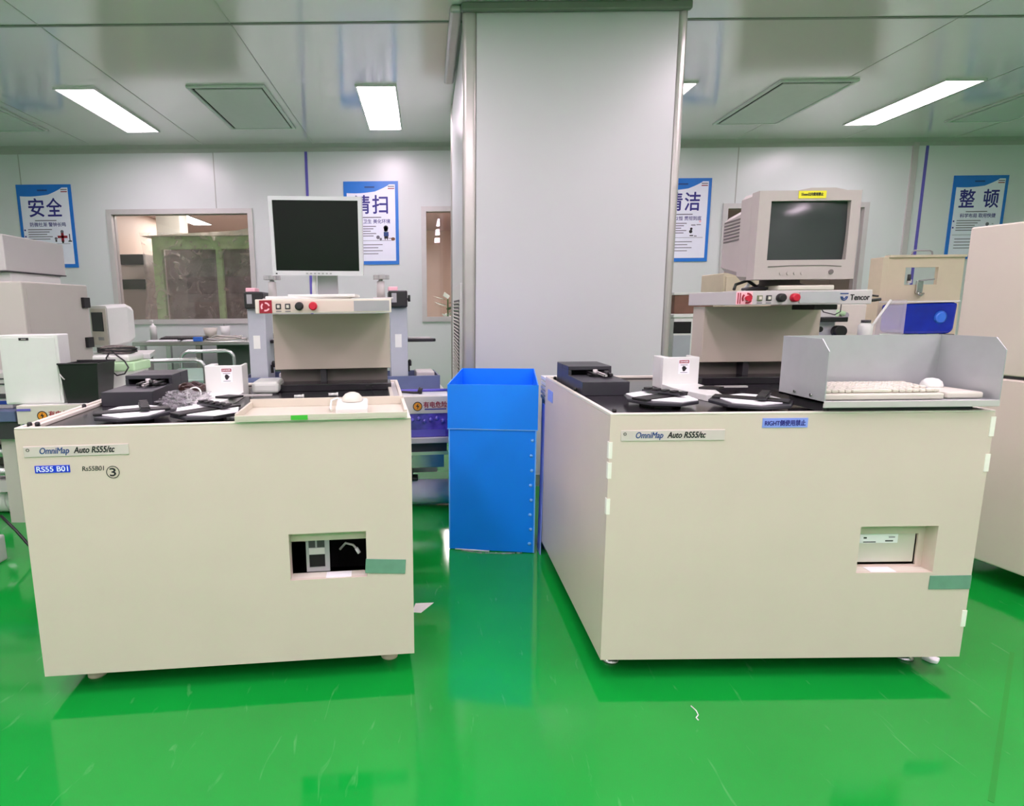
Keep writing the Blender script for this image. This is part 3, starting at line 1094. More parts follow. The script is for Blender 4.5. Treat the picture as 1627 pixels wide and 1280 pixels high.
for k, (x, y) in enumerate(((.735, .52), (.865, .55))):
    m = MB()
    m.cyl((0, 0, .008), (.03, .004, .008), .006, WHITE)
    m.cyl((.03, .004, .008), (.037, .005, .008), .008, WHITE)
    o = m.build('white_fitting')
    o.location = lw(x, y, ZL + .001)
    tag(o, 'small white fitting behind the cream tray, %s' % ('left of the trackball', 'nearest the trackball')[k], 'fitting', 'small white fittings on the left deck')
m = MB()
m.box(0, .11, 0, .16, 0, .05, CLEARP, .015, 3)
o = m.build('foam_block')
o.location = lw(.545, .66, ZL + .001)
o.rotation_euler = (0, 0, LRZ)
tag(o, 'pale rounded block beside the white guard at the back of the left deck', 'block')

# ---- cream tray with trackball on the left deck
t = thing('shallow_tray', 'shallow cream keyboard tray with green tape on the left machine', 'tray', lw(.628, -.012, ZL + .014), LRZ)
m = MB()
W, D, H = .515, .24, .032
m.box(0, W, 0, D, 0, .004, CREAMT)
m.box(0, W, 0, .006, .004, .018, CREAMT, .001)
m.box(0, W, D - .006, D, .004, H, CREAMT, .001)
m.box(.0, .008, .006, D - .006, .004, .024, CREAMT, .001)
m.box(W - .008, W, .006, D - .006, .004, .024, CREAMT, .001)
m.build('pan', t)
m = MB()
m.box(.03, .06, .05, .09, -.0139, 0, CREAMT)
m.box(W - .06, W - .03, .05, .09, -.0139, 0, CREAMT)
m.box(.03, .06, .18, .22, -.0139, 0, CREAMT)
m.box(W - .06, W - .03, .18, .22, -.0139, 0, CREAMT)
m.build('spacer', t)
B(.165, .215, -.0015, -.0003, .002, .016, TAPEG).build('green_tape', t)

t = thing('trackball', 'white trackball on the cream tray of the left machine', 'trackball', lw(.628 + .295, .035, ZL + .0185), LRZ)
MB().box(0, .10, 0, .12, 0, .022, WHITE, .006).T(Matrix.Rotation(R(6), 4, 'X') @ Matrix.Translation((0, 0, .001))).build('body', t)
MB().lathe([(.034, 0), (.034, .004), (.031, .014), (.022, .024), (.010, .029), (.001, .030)], (.05, .085, .030), OFFW).build('ball', t)
m = MB()
m.tube([(.02, .115, .022), (.0, .125, .034), (-.018, .105, .030), (-.02, .07, .012), (-.016, .055, .006)], .0035, WHITE, 8)
m.build('cord', t)

# ---- aluminium keyboard shroud with keyboard and trackball on the right deck
TX, TY, TZ = 1.175, 1.708, .9065
t = thing('keyboard_shroud', 'brushed aluminium keyboard tray with high side walls on the right machine', 'tray', (TX, TY, TZ))
W, D, H = .520, .225, .190
B(0, W, 0, D, 0, .006, ALSH).build('base_plate', t)
B(0, W, -.002, .004, -.012, .007, GREYL, .001).build('front_lip', t)
B(.003, W - .003, D - .003, D, .006, H, ALSH).build('back_wall', t)
for x0 in (0, W - .003):
    m = MB()
    m.prism([(0, .0), (D, .0), (D, H), (.035, H), (0, H - .035)], 0, .003, ALSH)
    m.T(Matrix(((0, 0, 1, x0), (1, 0, 0, 0), (0, 1, 0, .006 - .006), (0, 0, 0, 1))))
    m.build('side_wall', t)
for y in (.06, .14):
    MB().tube([(-.0005, y, .018), (-.004, y, .018)], .005, STEEL, 12).build('screw', t)
m = MB()
m.box(.02, W - .05, .03, .20, -.031, -.0005, DARK)  # spacer stretched into a full dark strip standing in for the shaded gap
m.build('spacer', t)

kb = thing('keyboard', 'cream computer keyboard lying inside the aluminium shroud', 'keyboard', (TX + .012, TY + .020, TZ + .007))
MB().box(0, .36, 0, .165, 0, .018, OFFW, .004).T(Matrix.Rotation(R(3.0), 4, 'X')).build('case', kb)
key_me = None
for r in range(6):
    y = .012 + r * .0245
    for c in range(17):
        if 14 <= c and r == 1:
            continue
        x = .012 + c * .0203
        if r == 0 and 4 <= c <= 9:
            if c > 4:
                continue
            kk = MB().box(0, .118, 0, .019, 0, .010, OFFW, .003)
            o = kk.build('space_key', kb)
        else:
            if key_me is None:
                o = MB().box(0, .0175, 0, .019, 0, .010, OFFW, .003).build('key', kb)
                key_me = o.data
            else:
                o = bpy.data.objects.new('key', key_me)
                COL.objects.link(o)
                o.parent = kb
        o.location = (x, y, .0195 + y * .052)
t = thing('trackball', 'cream trackball beside the keyboard inside the aluminium shroud', 'trackball', (TX + .39, TY + .03, TZ + .007))
m = MB()
m.prism([(0, 0), (.11, 0), (.10, .15), (.075, .175), (.02, .175), (.0, .15)], 0, .020, OFFW, .006)
m.build('body', t)
MB().lathe([(.030, 0), (.030, .008), (.026, .020), (.016, .028), (.001, .031)], (.052, .12, .018), WHITE).build('ball', t)
m = MB()
m.tube([(-.03, .17, .02), (-.02, .14, .03), (.0, .08, .024), (-.01, .02, .004)], .003, GREY, 8)
m.build('cord', t)

# ------------------------------------------------------------------ flat monitor (left)
LM = Matrix.Rotation(R(8), 4, 'X') @ Matrix.Rotation(R(0.9), 4, 'Y')
t = thing('flat_monitor', 'silver framed flat monitor with black screen on the left console', 'monitor', (-.412, 2.30, 1.2415), R(0.5))
W, H, Z0 = .344, .286, .084
m = MB()
m.holed(-W / 2, W / 2, 0, H, -W / 2 + .014, W / 2 - .014, .017, H - .014, -.012, .03, SILV)
m.T(Matrix.Translation((0, 0, Z0)) @ LM)
m.build('bezel', t)
MB().box(-W / 2 + .014, W / 2 - .014, -.006, .0, .017, H - .014, SCRB).T(Matrix.Translation((0, 0, Z0)) @ LM).build('screen', t)
MB().box(-W / 2 + .004, W / 2 - .004, .0305, .055, .01, H - .01, SILV, .012).T(Matrix.Translation((0, 0, Z0)) @ LM).build('back_cover', t)
m = MB()
for k in range(7):
    m.box(-.045 + .015 * k, -.037 + .015 * k, -.0135, -.0122, .005, .010, GREY)
m.T
m.box(-W / 2 + .012, -W / 2 + .018, -.0135, -.0122, .004, .009, INK)
for v in m.bm.verts:
    v.co = (Matrix.Translation((0, 0, Z0)) @ LM) @ v.co
m.build('buttons', t)
m = MB()
m.box(-.012, .066, .04, .06, .012, .18, GREY, .003)
m.build('neck', t)
m = MB()
m.tube([(-.025, .03, .012), (-.025, .035, .05), (-.022, .045, .10)], .008, WHITE)
m.build('cable_cover', t)
B(-.12, .14, -.02, .16, .0, .012, WHITE, .004).build('foot', t)

# ------------------------------------------------------------------ tube monitor (right)
CTX, CTY, CTZ = 1.403, 2.22, 1.2495
t = thing('tube_monitor', 'grey tube monitor with yellow label on the right console', 'monitor', (CTX, CTY, CTZ))
W, Z0, Z1 = .372, .040, .356
m = MB()
m.holed(-W / 2, W / 2, Z0, Z1, -W / 2 + .045, W / 2 - .036, Z0 + .070, Z1 - .036, 0, .05, CRT)
# sloped inner edge and rounded outer shell behind the face
m.build('bezel', t)
m = MB()
nx, nz = 10, 8
m._start()
vs = {}
x0, x1, z0, z1 = -W / 2 + .043, W / 2 - .034, Z0 + .068, Z1 - .034
for a in range(nx + 1):
    for b in range(nz + 1):
        u, v = a / nx * 2 - 1, b / nz * 2 - 1
        vs[a, b] = m.bm.verts.new((x0 + (x1 - x0) * a / nx, .008 + .012 * (u * u + v * v) / 2, z0 + (z1 - z0) * b / nz))
for a in range(nx):
    for b in range(nz):
        f = m.bm.faces.new((vs[a, b], vs[a + 1, b], vs[a + 1, b + 1], vs[a, b + 1]))
        f.material_index = m.mi(SCRG)
        f.smooth = True
m.build('screen', t)
# shell: front collar then tapered rear
m = MB()


def loft(m, secs, mt):
    m._start()
    i = m.mi(mt)
    rings = [[m.bm.verts.new(p) for p in s] for s in secs]
    n = len(rings[0])
    fs = []
    for k in range(len(rings) - 1):
        for j in range(n):
            fs.append(m.bm.faces.new((rings[k][j], rings[k][(j + 1) % n], rings[k + 1][(j + 1) % n], rings[k + 1][j])))
    fs.append(m.bm.faces.new(rings[0]))
    fs.append(m.bm.faces.new(rings[-1]))
    for f in fs:
        f.material_index = i
    bmesh.ops.recalc_face_normals(m.bm, faces=fs)


def rect_ring(y, hw, a, b, ch):
    return [(-hw + ch, y, a), (hw - ch, y, a), (hw, y, a + ch), (hw, y, b - ch), (hw - ch, y, b), (-hw + ch, y, b), (-hw, y, b - ch), (-hw, y, a + ch)]


loft(m, [rect_ring(.0505, W / 2, Z0, Z1, .012), rect_ring(.13, W / 2 - .004, Z0 + .002, Z1 + .004, .016), rect_ring(.14, W / 2 - .03, Z0 + .01, Z1 - .03, .02),
         rect_ring(.33, W / 2 - .04, Z0 + .045, Z1 - .05, .02)], CRT)
m.build('rear_shell', t)
m = MB()
for k in range(7):
    z = Z1 - .075 - .013 * k
    m.box(-.0015, .0005, .18, .32, z, z + .006, CRTD).T(Matrix.Translation((-W / 2 + .0295, 0, 0)) @ Matrix.Translation((0, .14, 0)) @ Matrix.Rotation(R(-3.0), 4, 'Z') @ Matrix.Translation((0, -.14, 0)))
m.build('vent_slot', t)
m = MB()
m.prism([(-W * .14, Z1 - .0005), (W * .36, Z1 - .0005), (W * .24, Z1 + .009), (W * .0, Z1 + .009)], .0, .06, CRT)
m.T(Matrix(((1, 0, 0, 0), (0, 0, 1, 0), (0, 1, 0, 0), (0, 0, 0, 1))))
m.build('top_ridge', t)
m = MB()
m.tube([(-W / 2 + .05, -.0015, Z0 + .046), (-.05, -.0015, Z0 + .05), (.08, -.0015, Z0 + .05), (W / 2 - .05, -.0015, Z0 + .046)], .0012, CRTD, 6)
m.build('panel_line', t)
for k in range(4):
    MB().tube([(-.085 + k * .026, -.0002, Z0 + .022), (-.085 + k * .026, -.003, Z0 + .022)], .006, CRT, 14).build('button', t)
MB().tube([(.10, -.0002, Z0 + .026), (.10, -.003, Z0 + .026)], .009, CRTD, 14).build('power_button', t)
y = B(-.045, .055, -.0022, -.0003, Z1 - .028, Z1 - .002, YEL).build('yellow_label', t)
MB().text('55mm以内使用禁止', .013, INK, (-.036, -.0026, Z1 - .0185), bold=.0004, width=.08).build('lettering', y)
m = MB()
m.lathe([(.11, 0), (.12, .006), (.12, .012), (.07, .03), (.07, .044)], (0, .15, .0), CRTD)
m.build('swivel_base', t)
m = MB()
m.box(-.09, .12, .0, .27, 0, .018, OFFW, .004)
m.build('stand_plate', t)

# cables behind the tube monitor
m = MB()
m.tube([(1.19, 2.30, 1.256), (1.20, 2.31, 1.275), (1.25, 2.32, 1.29), (1.30, 2.33, 1.262)], .006, BLACK, 8)
m.tube([(1.21, 2.28, 1.256), (1.28, 2.29, 1.262), (1.34, 2.29, 1.257)], .005, DARK, 8)
m.tube([(1.25, 2.34, 1.256), (1.28, 2.35, 1.285), (1.32, 2.36, 1.256)], .007, PAPER, 8)
o = m.build('monitor_cable')
tag(o, 'black and white cables lying under the left edge of the tube monitor', 'cable')
m = MB()
m.tube([(1.6715, 2.30, 1.236), (1.70, 2.30, 1.234), (1.725, 2.30, 1.229), (1.75, 2.30, 1.226)], .004, BLACK, 8)
m.tube([(1.6715, 2.28, 1.210), (1.70, 2.28, 1.209), (1.725, 2.28, 1.211), (1.745, 2.28, 1.214)], .006, BLACK, 8)
o = m.build('console_cable')
tag(o, 'black cables leaving the right end of the right control bar', 'cable')
B(1.48, 1.57, 2.26, 2.40, 1.176, 1.1955, BLACK, .003).build('x')
o = bpy.data.objects['x']
o.name = 'power_brick'
tag(o, 'flat black box fixed under the right end of the right control bar', 'box')

# ------------------------------------------------------------------ blue bin
t = thing('corrugated_bin', 'tall blue corrugated plastic bin standing between the two machines', 'bin', (.105, 2.785, 0), R(-8.8))
W, D, H1, H2 = .418, .742, .625, .835


def hollow(m, x0, x1, y0, y1, z0, z1, th, mt, bottom=False):
    m.box(x0, x1, y0, y0 + th, z0, z1, mt)
    m.box(x0, x1, y1 - th, y1, z0, z1, mt)
    m.box(x0, x0 + th, y0 + th, y1 - th, z0, z1, mt)
    m.box(x1 - th, x1, y0 + th, y1 - th, z0, z1, mt)
    if bottom:
        m.box(x0 + th, x1 - th, y0 + th, y1 - th, z0, z0 + th, mt)


m = MB()
hollow(m, 0, W, 0, D, .004, H1, .005, BLUEB, True)
m.build('lower_box', t)
m = MB()
hollow(m, -.006, W + .006, -.006, D + .006, H1 - .004, H2, .0055, BLUEB)
m.build('upper_collar', t)
m = MB()
for x0, x1, y0, y1 in ((-.007, W + .007, -.007, -.0005), (-.007, W + .007, D + .0005, D + .007), (-.007, -.0005, -.0005, D + .0005), (W + .0005, W + .007, -.0005, D + .0005)):
    m.box(x0, x1, y0, y1, H1 - .008, H1 - .0045, BLUEE)
m.build('fold_edge', t)
for x0 in (-.0015, W - .0045):
    B(x0, x0 + .006, -.0015, .0, .004, H1 - .009, BLUEE).build('corner_edge', t)
m = MB()
for k in range(8):
    m.lathe([(.009, 0), (.006, .003), (.001, .004)], (0, 0, 0), BLUEE, 12).T(Matrix.Translation((W - .022 + .004 * (k % 2), -.0002, .05 + k * .074)) @ Matrix.Rotation(R(90), 4, 'X'))
m.build('rivet', t)
m = MB()
m.tube([(.06, -.012, .004), (.15, -.03, .003), (.26, -.025, .003), (.36, -.006, .003)], .0035, BAG, 6)
m.tube([(.03, -.006, .006), (.12, -.014, .008), (.2, -.01, .005)], .003, PAPER, 6)
m.build('film_edge', t)
# stack of white panels and leaning blue sheet between bin and right machine
for k in range(5):
    m = MB()
    m.box(.575, .72, 2.76, 2.93, .745 + k * .024, .745 + k * .024 + .016, WHITE, .002)
    o = m.build('white_tray')
    tag(o, 'thin white tray behind the right machine, %s in the stack beside the blue bin' % ('lowest', 'second lowest', 'middle', 'second highest', 'topmost')[k], 'tray', 'white trays stacked behind the right machine')
t = thing('tray_stand', 'grey stand under the stacked white trays behind the right machine', 'stand', (.58, 2.765, 0))
B(0, .14, 0, .16, 0, .7445, GREYL, .004).build('column', t)
B(.02, .12, .02, .14, 0, .01, DARK).build('foot', t)
m = MB()
m.box(0, .004, 0, .07, 0, .74, LBLP).T(Matrix.Rotation(R(0.8), 4, 'Y'))
o = m.build('blue_sheet')
o.location = (.5445, 2.705, .0)
tag(o, 'thin periwinkle plastic sheet leaning between the blue bin and the right machine', 'sheet')


# ------------------------------------------------------------------ wet benches behind the left machine
def bench(loc, rz, L, label, signs):
    t = thing('wet_bench', label, 'bench', loc, rz, 'white wet benches with purple windows')
    D = .56
    MB().holed(0, L, .605, .70, .01, L - .01, .61, .62, 0, .02, OFFW) if False else None
    B(0, L, 0, .02, .600, .70, OFFW, .003).build('front_fascia', t)
    B(0, L, .02, D, .690, .70, WHITE, .002).build('worktop', t)
    m = MB()
    m.box(0, .02, .02, D, .43, .69, OFFW)
    m.box(L - .02, L, .02, D, .43, .69, OFFW)
    m.box(0.02, L - .02, D - .02, D, .10, .69, GREYL)
    m.build('carcass', t)
    B(.02, L - .012, .006, .012, .462, .600, PURPLE).build('purple_window', t)
    m = MB()
    m.box(.02, L - .012, .02, .20, .462, .468, PURPD)
    m.box(.03, L - .03, .001, .006, .466, .505, PURPL)
    for k in range(int(L / .035)):
        m.lathe([(.001, 0), (.012, .005), (.009, .018), (.001, .024)], (.04 + k * .035, .0, .545 + .008 * (k % 3)), PURPL, 8)
    m.build('droplet_band', t)
    B(0, L, -.02, .10, .430, .462, GREYL, .003).build('sill', t)
    B(0.02, L - .02, .02, .40, .37, .43, DARK).build('drip_tray', t)
    B(.0, L, .02, .035, .352, .372, GLASSG).build('pale_green_strip', t)
    B(.02, L - .02, .16, .50, .235, .350, STEEL, .004).build('stainless_drawer', t)
    for x in (.03, L * .6):
        for y in (.04, D - .08):
            B(x, x + .04, y, y + .04, 0, .235 if y < .3 else .10, GREYC).build('leg', t)
    for s in signs:
        q = B(s - .03, s + .21, -.0015, -.0003, .615, .672, OFFW).build('warning_sign', t)
        m = MB()
        cx, cz = s, .643
        m.prism([(cx + .027 * cos(a * pi / 12), cz + .027 * sin(a * pi / 12)) for a in range(24)], 0, .0006, INK).T(Matrix(((1, 0, 0, 0), (0, 0, -1, -.0016), (0, 1, 0, 0), (0, 0, 0, 1))))
        m.prism([(cx + .022 * cos(a * pi / 12), cz + .022 * sin(a * pi / 12)) for a in range(24)], 0, .0006, ORNG).T(Matrix(((1, 0, 0, 0), (0, 0, -1, -.0023), (0, 1, 0, 0), (0, 0, 0, 1))))
        m.prism([(cx + .004, cz + .019), (cx - .010, cz - .001), (cx, cz - .001), (cx - .004, cz - .019), (cx + .010, cz + .004), (cx + .001, cz + .004)], 0, .0006, INK).T(Matrix(((1, 0, 0, 0), (0, 0, -1, -.0030), (0, 1, 0, 0), (0, 0, 0, 1))))
        m.text('有电危险', .038, INKR, (s + .034, -.002, .637), bold=.0012, width=.135)
        m.box(s + .04, s + .165, -.0022, -.0016, .622, .629, NAVY)
        m.build('lettering', q)
    return t


bx, by = -2.20, 3.09
uy = sin(LRZ)
bench((bx, by, 0), LRZ, .995, 'white wet bench with warning sign at the left, under the black bin', [.13])
bench((bx + 1.0 * cos(LRZ), by + 1.0 * uy, 0), LRZ, 1.345, 'white wet bench with purple window beside the blue bin', [1.155])
o = B(0, .07, -.0012, 0, 0, .012, PURPL).build('purple_tape')
o.location = (bx + .005, by - .0035, .672)
o.rotation_euler = (0, 0, LRZ)
tag(o, 'short purple tape strip on the left end of the bench fascia', 'tape')
m = MB()
m.tube([(-.45, 3.44, .709), (-.2, 3.46, .709), (.13, 3.49, .709)], .008, PURPL, 8)
o = m.build('purple_hose')
tag(o, 'thin purple hose along the bench top left of the blue bin', 'hose')
m = MB()
m.tube([(-.22, 3.40, .708), (-.14, 3.40, .712), (-.08, 3.39, .708), (-.03, 3.39, .708)], .007, BLACK, 8)
m.cyl((-.045, 3.395, .701), (-.035, 3.395, .735), .016, BLACK, .012)
o = m.build('hose_valve')
tag(o, 'small black valve with hose on the bench top beside the blue bin', 'valve')
m = MB()
m.tube([(-3.4, 3.40, .085), (.16, 3.46, .085)], .076, PVC, 28)
for x in (-2.6, -.9):
    m.tube([(x, 3.415, .085), (x + .09, 3.4165, .085)], .083, PVC, 28)
o = m.build('drain_pipe')
tag(o, 'fat white drain pipe lying on the floor under the wet benches', 'pipe')
for x in (-1.8, -.4):
    pass
m = MB()
m.box(0, .10, 0, .08, 0, .02, BLACK, .004)
m.box(.0, .07, .02, .08, .02, .06, BLACK, .006)
o = m.build('black_bracket')
o.location = (-.16, 3.42, .1635)
tag(o, 'black bracket resting on the white drain pipe', 'bracket')


# instruments on the benches (column, black head, arm shelf, tray)
def instrument(loc, rz, label):
    t = thing('polishing_instrument', label, 'instrument', loc, rz, 'blue grey column instruments on the benches')
    m = MB()
    m.box(-.05, .30, .02, .36, 0, .012, BENCHB)
    m.box(-.05, .30, .02, .03, .012, .085, BENCHB, .002)
    m.box(-.05, .30, .35, .36, .012, .085, BENCHB, .002)
    m.box(-.05, -.04, .03, .35, .012, .085, BENCHB, .002)
    m.box(.29, .30, .03, .35, .012, .085, BENCHB, .002)
    m.build('catch_tray', t)
    m = MB()
    m.box(.16, .275, .10, .29, .013, .10, GREYL, .006)
    m.box(.165, .27, .095, .10, .03, .045, DARK)
    m.build('chuck_block', t)
    MB().box(0, .105, .04, .30, .013, .50, TOWER, .004).build('column', t)
    MB().box(.02, .09, .302, .35, .013, .56, OFFW, .006).build('rear_housing', t)
    m = MB()
    m.box(.028, .068, .0385, .0397, .26, .34, CLEARP)
    m.build('rating_plate', t)
    m = MB()
    m.box(-.006, .105, .0, .30, .5005, .60, BLACK, .008)
    m.box(.01, .04, -.002, .0, .53, .585, GREY)
    m.build('head', t)
    MB().box(-.006, .05, .06, .20, .6005, .625, PINK, .004).build('cap', t)
    m = MB()
    m.cyl((.1055, .12, .55), (.122, .12, .55), .008, BLACK)
    m.cyl((.122, .12, .535), (.122, .12, .575), .008, BLACK)
    m.build('lever', t)
    m = MB()
    m.prism([(.106, .16), (.27, .14), (.29, .16), (.26, .27), (.106, .27)], .285, .305, BLACK, .004)
    m.prism([(.12, .18), (.262, .16), (.255, .25), (.12, .25)], .3055, .312, GREYL)
    m.build('arm_shelf', t)
    m = MB()
    m.lathe([(.012, 0), (.012, .03), (.006, .04)], (.122, .15, .135), BLACK)
    m.box(.106, .122, .14, .16, .10, .15, BLACK)
    m.build('adjust_knob', t)


instrument((-1.075, 3.53, .7005), LRZ, 'blue grey column instrument with black head left of the flat monitor console')
instrument((-.215, 3.54, .7005), LRZ, 'blue grey column instrument with black head right of the flat monitor console')

# items on the left bench
t = thing('splash_panel', 'white boxy cover with small black label on the left bench', 'cover', (-2.285, 3.14, .7005), R(5.3))
MB().prism([(0, 0), (.30, 0), (.30, .12), (.02, .12)], 0, .375, WHITE, .006).build('housing', t)
B(.015, .285, -.0035, -.0005, .01, .36, WHITE, .001).build('front_plate', t)
q = B(.105, .155, -.0052, -.0037, .345, .359, INK).build('black_label', t)
B(.118, .142, -.006, -.0053, .350, .354, GREYL).build('label_print', q)

t = thing('black_bin', 'black open plastic bin on the left bench beside the white cover', 'bin', (-1.985, 3.125, .7005), R(4))
m = MB()


def taper_bin(m, w0, d0, w1, d1, h, th, mt):
    for sx0, sx1, sy0, sy1 in ((-1, 1, -1, -1), (-1, 1, 1, 1), (-1, -1, -1, 1), (1, 1, -1, 1)):
        pass
    m._start()
    i = m.mi(mt)
    def ringp(w, d, z): return [m.bm.verts.new((sx * w / 2, sy * d / 2, z)) for sx, sy in ((-1, -1), (1, -1), (1, 1), (-1, 1))]
    a, b, c, d_ = ringp(w0, d0, 0), ringp(w1, d1, h), ringp(w1 - 2 * th, d1 - 2 * th, h), ringp(w0 - 2 * th, d0 - 2 * th, th)
    fs = [m.bm.faces.new(a[::-1]), m.bm.faces.new(d_)]
    for p, q in ((a, b), (b, c), (c, d_)):
        for k in range(4):
            fs.append(m.bm.faces.new((p[k], p[(k + 1) % 4], q[(k + 1) % 4], q[k])))
    for f in fs:
        f.material_index = i
    bmesh.ops.recalc_face_normals(m.bm, faces=fs)


taper_bin(m, .165, .17, .205, .21, .215, .006, BLACK)
m.T(Matrix.Translation((.105, .12, 0)))
m.build('tub', t)
m = MB()
m.box(-.002, .212, .01, .02, .212, .222, BLACK, .003)
m.box(-.002, .212, .22, .23, .212, .222, BLACK, .003)
m.build('rim', t)
MB().tube([(.012, .006, .165), (.03, .004, .14), (.036, .005, .135)], .003, GREYL, 6).build('wire_clip', t)

t = thing('storage_box', 'translucent plastic storage box with pale green lid band behind the black bin', 'box', (-2.0, 3.44, .7005), R(2))
m = MB()
taper_bin(m, .24, .19, .262, .206, .18, .005, CLEARP)
m.T(Matrix.Translation((.13, .12, 0)))
m.build('tub', t)
B(-.012, .272, .006, .234, .142, .196, GLASSG, .008).build('lid_band', t)
B(.02, .24, .02, .22, .1965, .238, CLEARP, .012).build('lid', t)
m = MB()
for k in range(8):
    a0 = k * .7
    pts = [((.085 + .012 * (k % 3)) * cos(a0 + j * .5) + .15, .06 * sin(a0 + j * .5) + .12, .222 + .005 * k + .004 * sin(j + k)) for j in range(14)]
    m.tube(pts, .0055, (DARK, BROWNG, BLACK)[k % 3], 6)
m.tube([(.12, .09, .235), (.14, -.01, .20), (.17, -.035, .13), (.21, -.045, .10), (.255, -.045, .11), (.275, -.035, .145), (.25, -.02, .18), (.20, -.005, .215), (.14, .06, .236)], .0045, BLACK, 7)
o = m.build('cable_coil')
o.matrix_world = Matrix.Translation((-2.02, 3.44, .7245)) @ Matrix.Rotation(R(2), 4, 'Z')
tag(o, 'dark cable coil with a hanging loop on the translucent storage box', 'cable')

# dark counter at the left edge
t = thing('side_counter', 'dark grey counter with blue edge at the far left edge of the picture', 'counter', (-3.3, 3.16, 0))
B(0, 1.04, 0, .5, .60, .66, BENCHB, .004).build('top', t)
B(0, 1.04, .02, .5, .50, .5995, DARK).build('apron', t)
m = MB()
for z in (.28, .40):
    m.tube([(0, .15, z), (1.03, .15, z)], .04, STEEL, 16)
m.box(.9, .98, .06, .12, .0, .5, GREYC)
m.box(.05, .13, .06, .12, .0, .5, GREYC)
m.build('pipework', t)
B(0, 1.03, .1, .4, .17, .24, GREYL).build('shelf', t)
t = thing('grey_drawer_unit', 'light grey drawer unit with blue strip on the counter at the far left', 'drawer unit', (-2.95, 3.25, .6605))
B(0, .62, 0, .2, 0, .20, GREYL, .004).build('body', t)
B(0, .62, -.006, -.0005, .025, .045, BLUEI).build('blue_strip', t)
m = MB()
m.box(0, .62, -.004, -.0005, .135, .142, DARK)
m.box(0, .62, -.004, -.0005, .165, .172, DARK)
m.build('drawer_gap', t)
MB().box(.48, .60, -.012, -.0005, .06, .085, DARK, .003).build('handle', t)

# floor items far left
m = MB()
m.tube([(-2.12, 2.78, .20), (-2.04, 2.76, .13), (-1.97, 2.74, .06), (-1.90, 2.72, .02), (-1.80, 2.70, .008), (-1.55, 2.68, .008)], .007, BLACK, 8)
o = m.build('floor_cable')
tag(o, 'black cable drooping to the floor left of the left machine', 'cable')
m = MB()
m.box(-2.35, -2.065, 2.64, 2.72, 0, .13, GREYL, .01)
o = m.build('grey_pedestal')
tag(o, 'low grey box on the floor at the left edge of the picture', 'box')

# large grey cabinet
t = thing('grey_cabinet', 'large grey equipment cabinet with black hinges under the left poster', 'cabinet', (-3.65, 3.72, 0))
m = MB()
m.box(0, 1.13, 0, .72, 0, 1.385, GREYC, .01)
m.build('housing', t)
B(0, 1.0, .1, .62, 1.3855, 1.447, WHITE, .004).build('neck', t)
B(-.1, 1.02, .04, .66, 1.4475, 1.674, GREYL, .006).build('top_hood', t)
B(-.1, .82, .1, .6, 1.6745, 1.712, GREYL, .006).build('lid', t)
B(-.1, 1.022, .038, .66, 1.4472, 1.454, DARK).build('dark_seam', t)
for z in (.93, 1.22):
    B(1.1305, 1.155, .62, .70, z, z + .075, BLACK, .004).build('hinge', t)
m = MB()
m.box(1.1302, 1.1325, .04, .70, .2, 1.34, GREYC)
m.build('door_panel', t)

# white terminal on a cart
t = thing('desktop_terminal', 'white desktop terminal with small dark screen behind the grey cabinet', 'terminal', (-2.52, 4.85, .905), R(-34))
m = MB()
loft(m, [rect_ring(-.16, .135, .0, .33, .02), rect_ring(.0, .135, .02, .345, .025), rect_ring(.06, .12, .05, .32, .03)], WHITE)
m.build('housing', t)
B(-.115, .115, -.164, -.1605, .02, .31, OFFW, .001).build('front_plate', t)
B(-.10, .07, -.168, -.1645, .13, .28, SCRB).build('screen', t)
B(-.02, .06, -.168, -.1645, .06, .085, GREY).build('drive_slot', t)
B(-.12, .12, -.14, .05, -.045, -.001, BLACK, .004).build('base', t)
t = thing('equipment_cart', 'white topped cart carrying the desktop terminal', 'cart', (-2.49, 4.74, 0), R(20))
B(-.25, .25, -.22, .28, .82, .859, WHITE, .005).build('top', t)
for x in (-.21, .21):
    for y in (-.18, .24):
        B(x - .02, x + .02, y - .02, y + .02, 0.0, .8195, STEEL).build('leg', t)
B(-.22, .22, -.18, .24, .30, .32, GREYL).build('shelf', t)

# back table with things on it
t = thing('stainless_table', 'stainless steel table against the back wall under the left window', 'table', (-2.98, 5.95, 0))
B(0, 1.75, 0, .75, .84, .88, STEEL, .004).build('top', t)
for x in (.05, .62, 1.65):
    for y in (.05, .65):
        B(x, x + .05, y, y + .05, 0, .8395, STEEL).build('leg', t)
B(.0, 1.75, .05, .70, .30, .32, STEEL).build('lower_shelf', t)
B(.75, 1.7, .3, .72, .325, .8395, mat('dark_green_grey', (92, 108, 98), .3)).build('cupboard', t)
t = thing('keyboard', 'black keyboard on the stainless table under the left window', 'keyboard', (-2.80, 6.16, .8805), R(3))
MB().box(0, .46, 0, .17, 0, .02, BLACK, .004).T(Matrix.Rotation(R(5), 4, 'X')).build('case', t)
m = MB()
for r in range(5):
    for c in range(16):
        m.box(.012 + c * .0275, .036 + c * .0275, .012 + r * .03, .038 + r * .03, .0205, .028, DARK)
for v in m.bm.verts:
    v.co = Matrix.Rotation(R(5), 4, 'X') @ v.co
m.build('keys', t)
t = thing('pump_bottle', 'white pump bottle on the stainless table under the left window', 'bottle', (-3.06 + .12, 6.35, .8805))
MB().lathe([(.035, 0), (.035, .13), (.03, .15), (.012, .16), (.012, .175)], (0, 0, 0), WHITE).build('bottle_body', t)
m = MB()
m.cyl((0, 0, .175), (0, 0, .205), .005, WHITE)
m.tube([(.005, 0, .207), (-.03, 0, .205)], .006, WHITE)
m.build('pump', t)
t = thing('paper_cup', 'white cup lying open beside the cables on the stainless table', 'cup', (-2.18, 6.40, .8805))
m = MB()
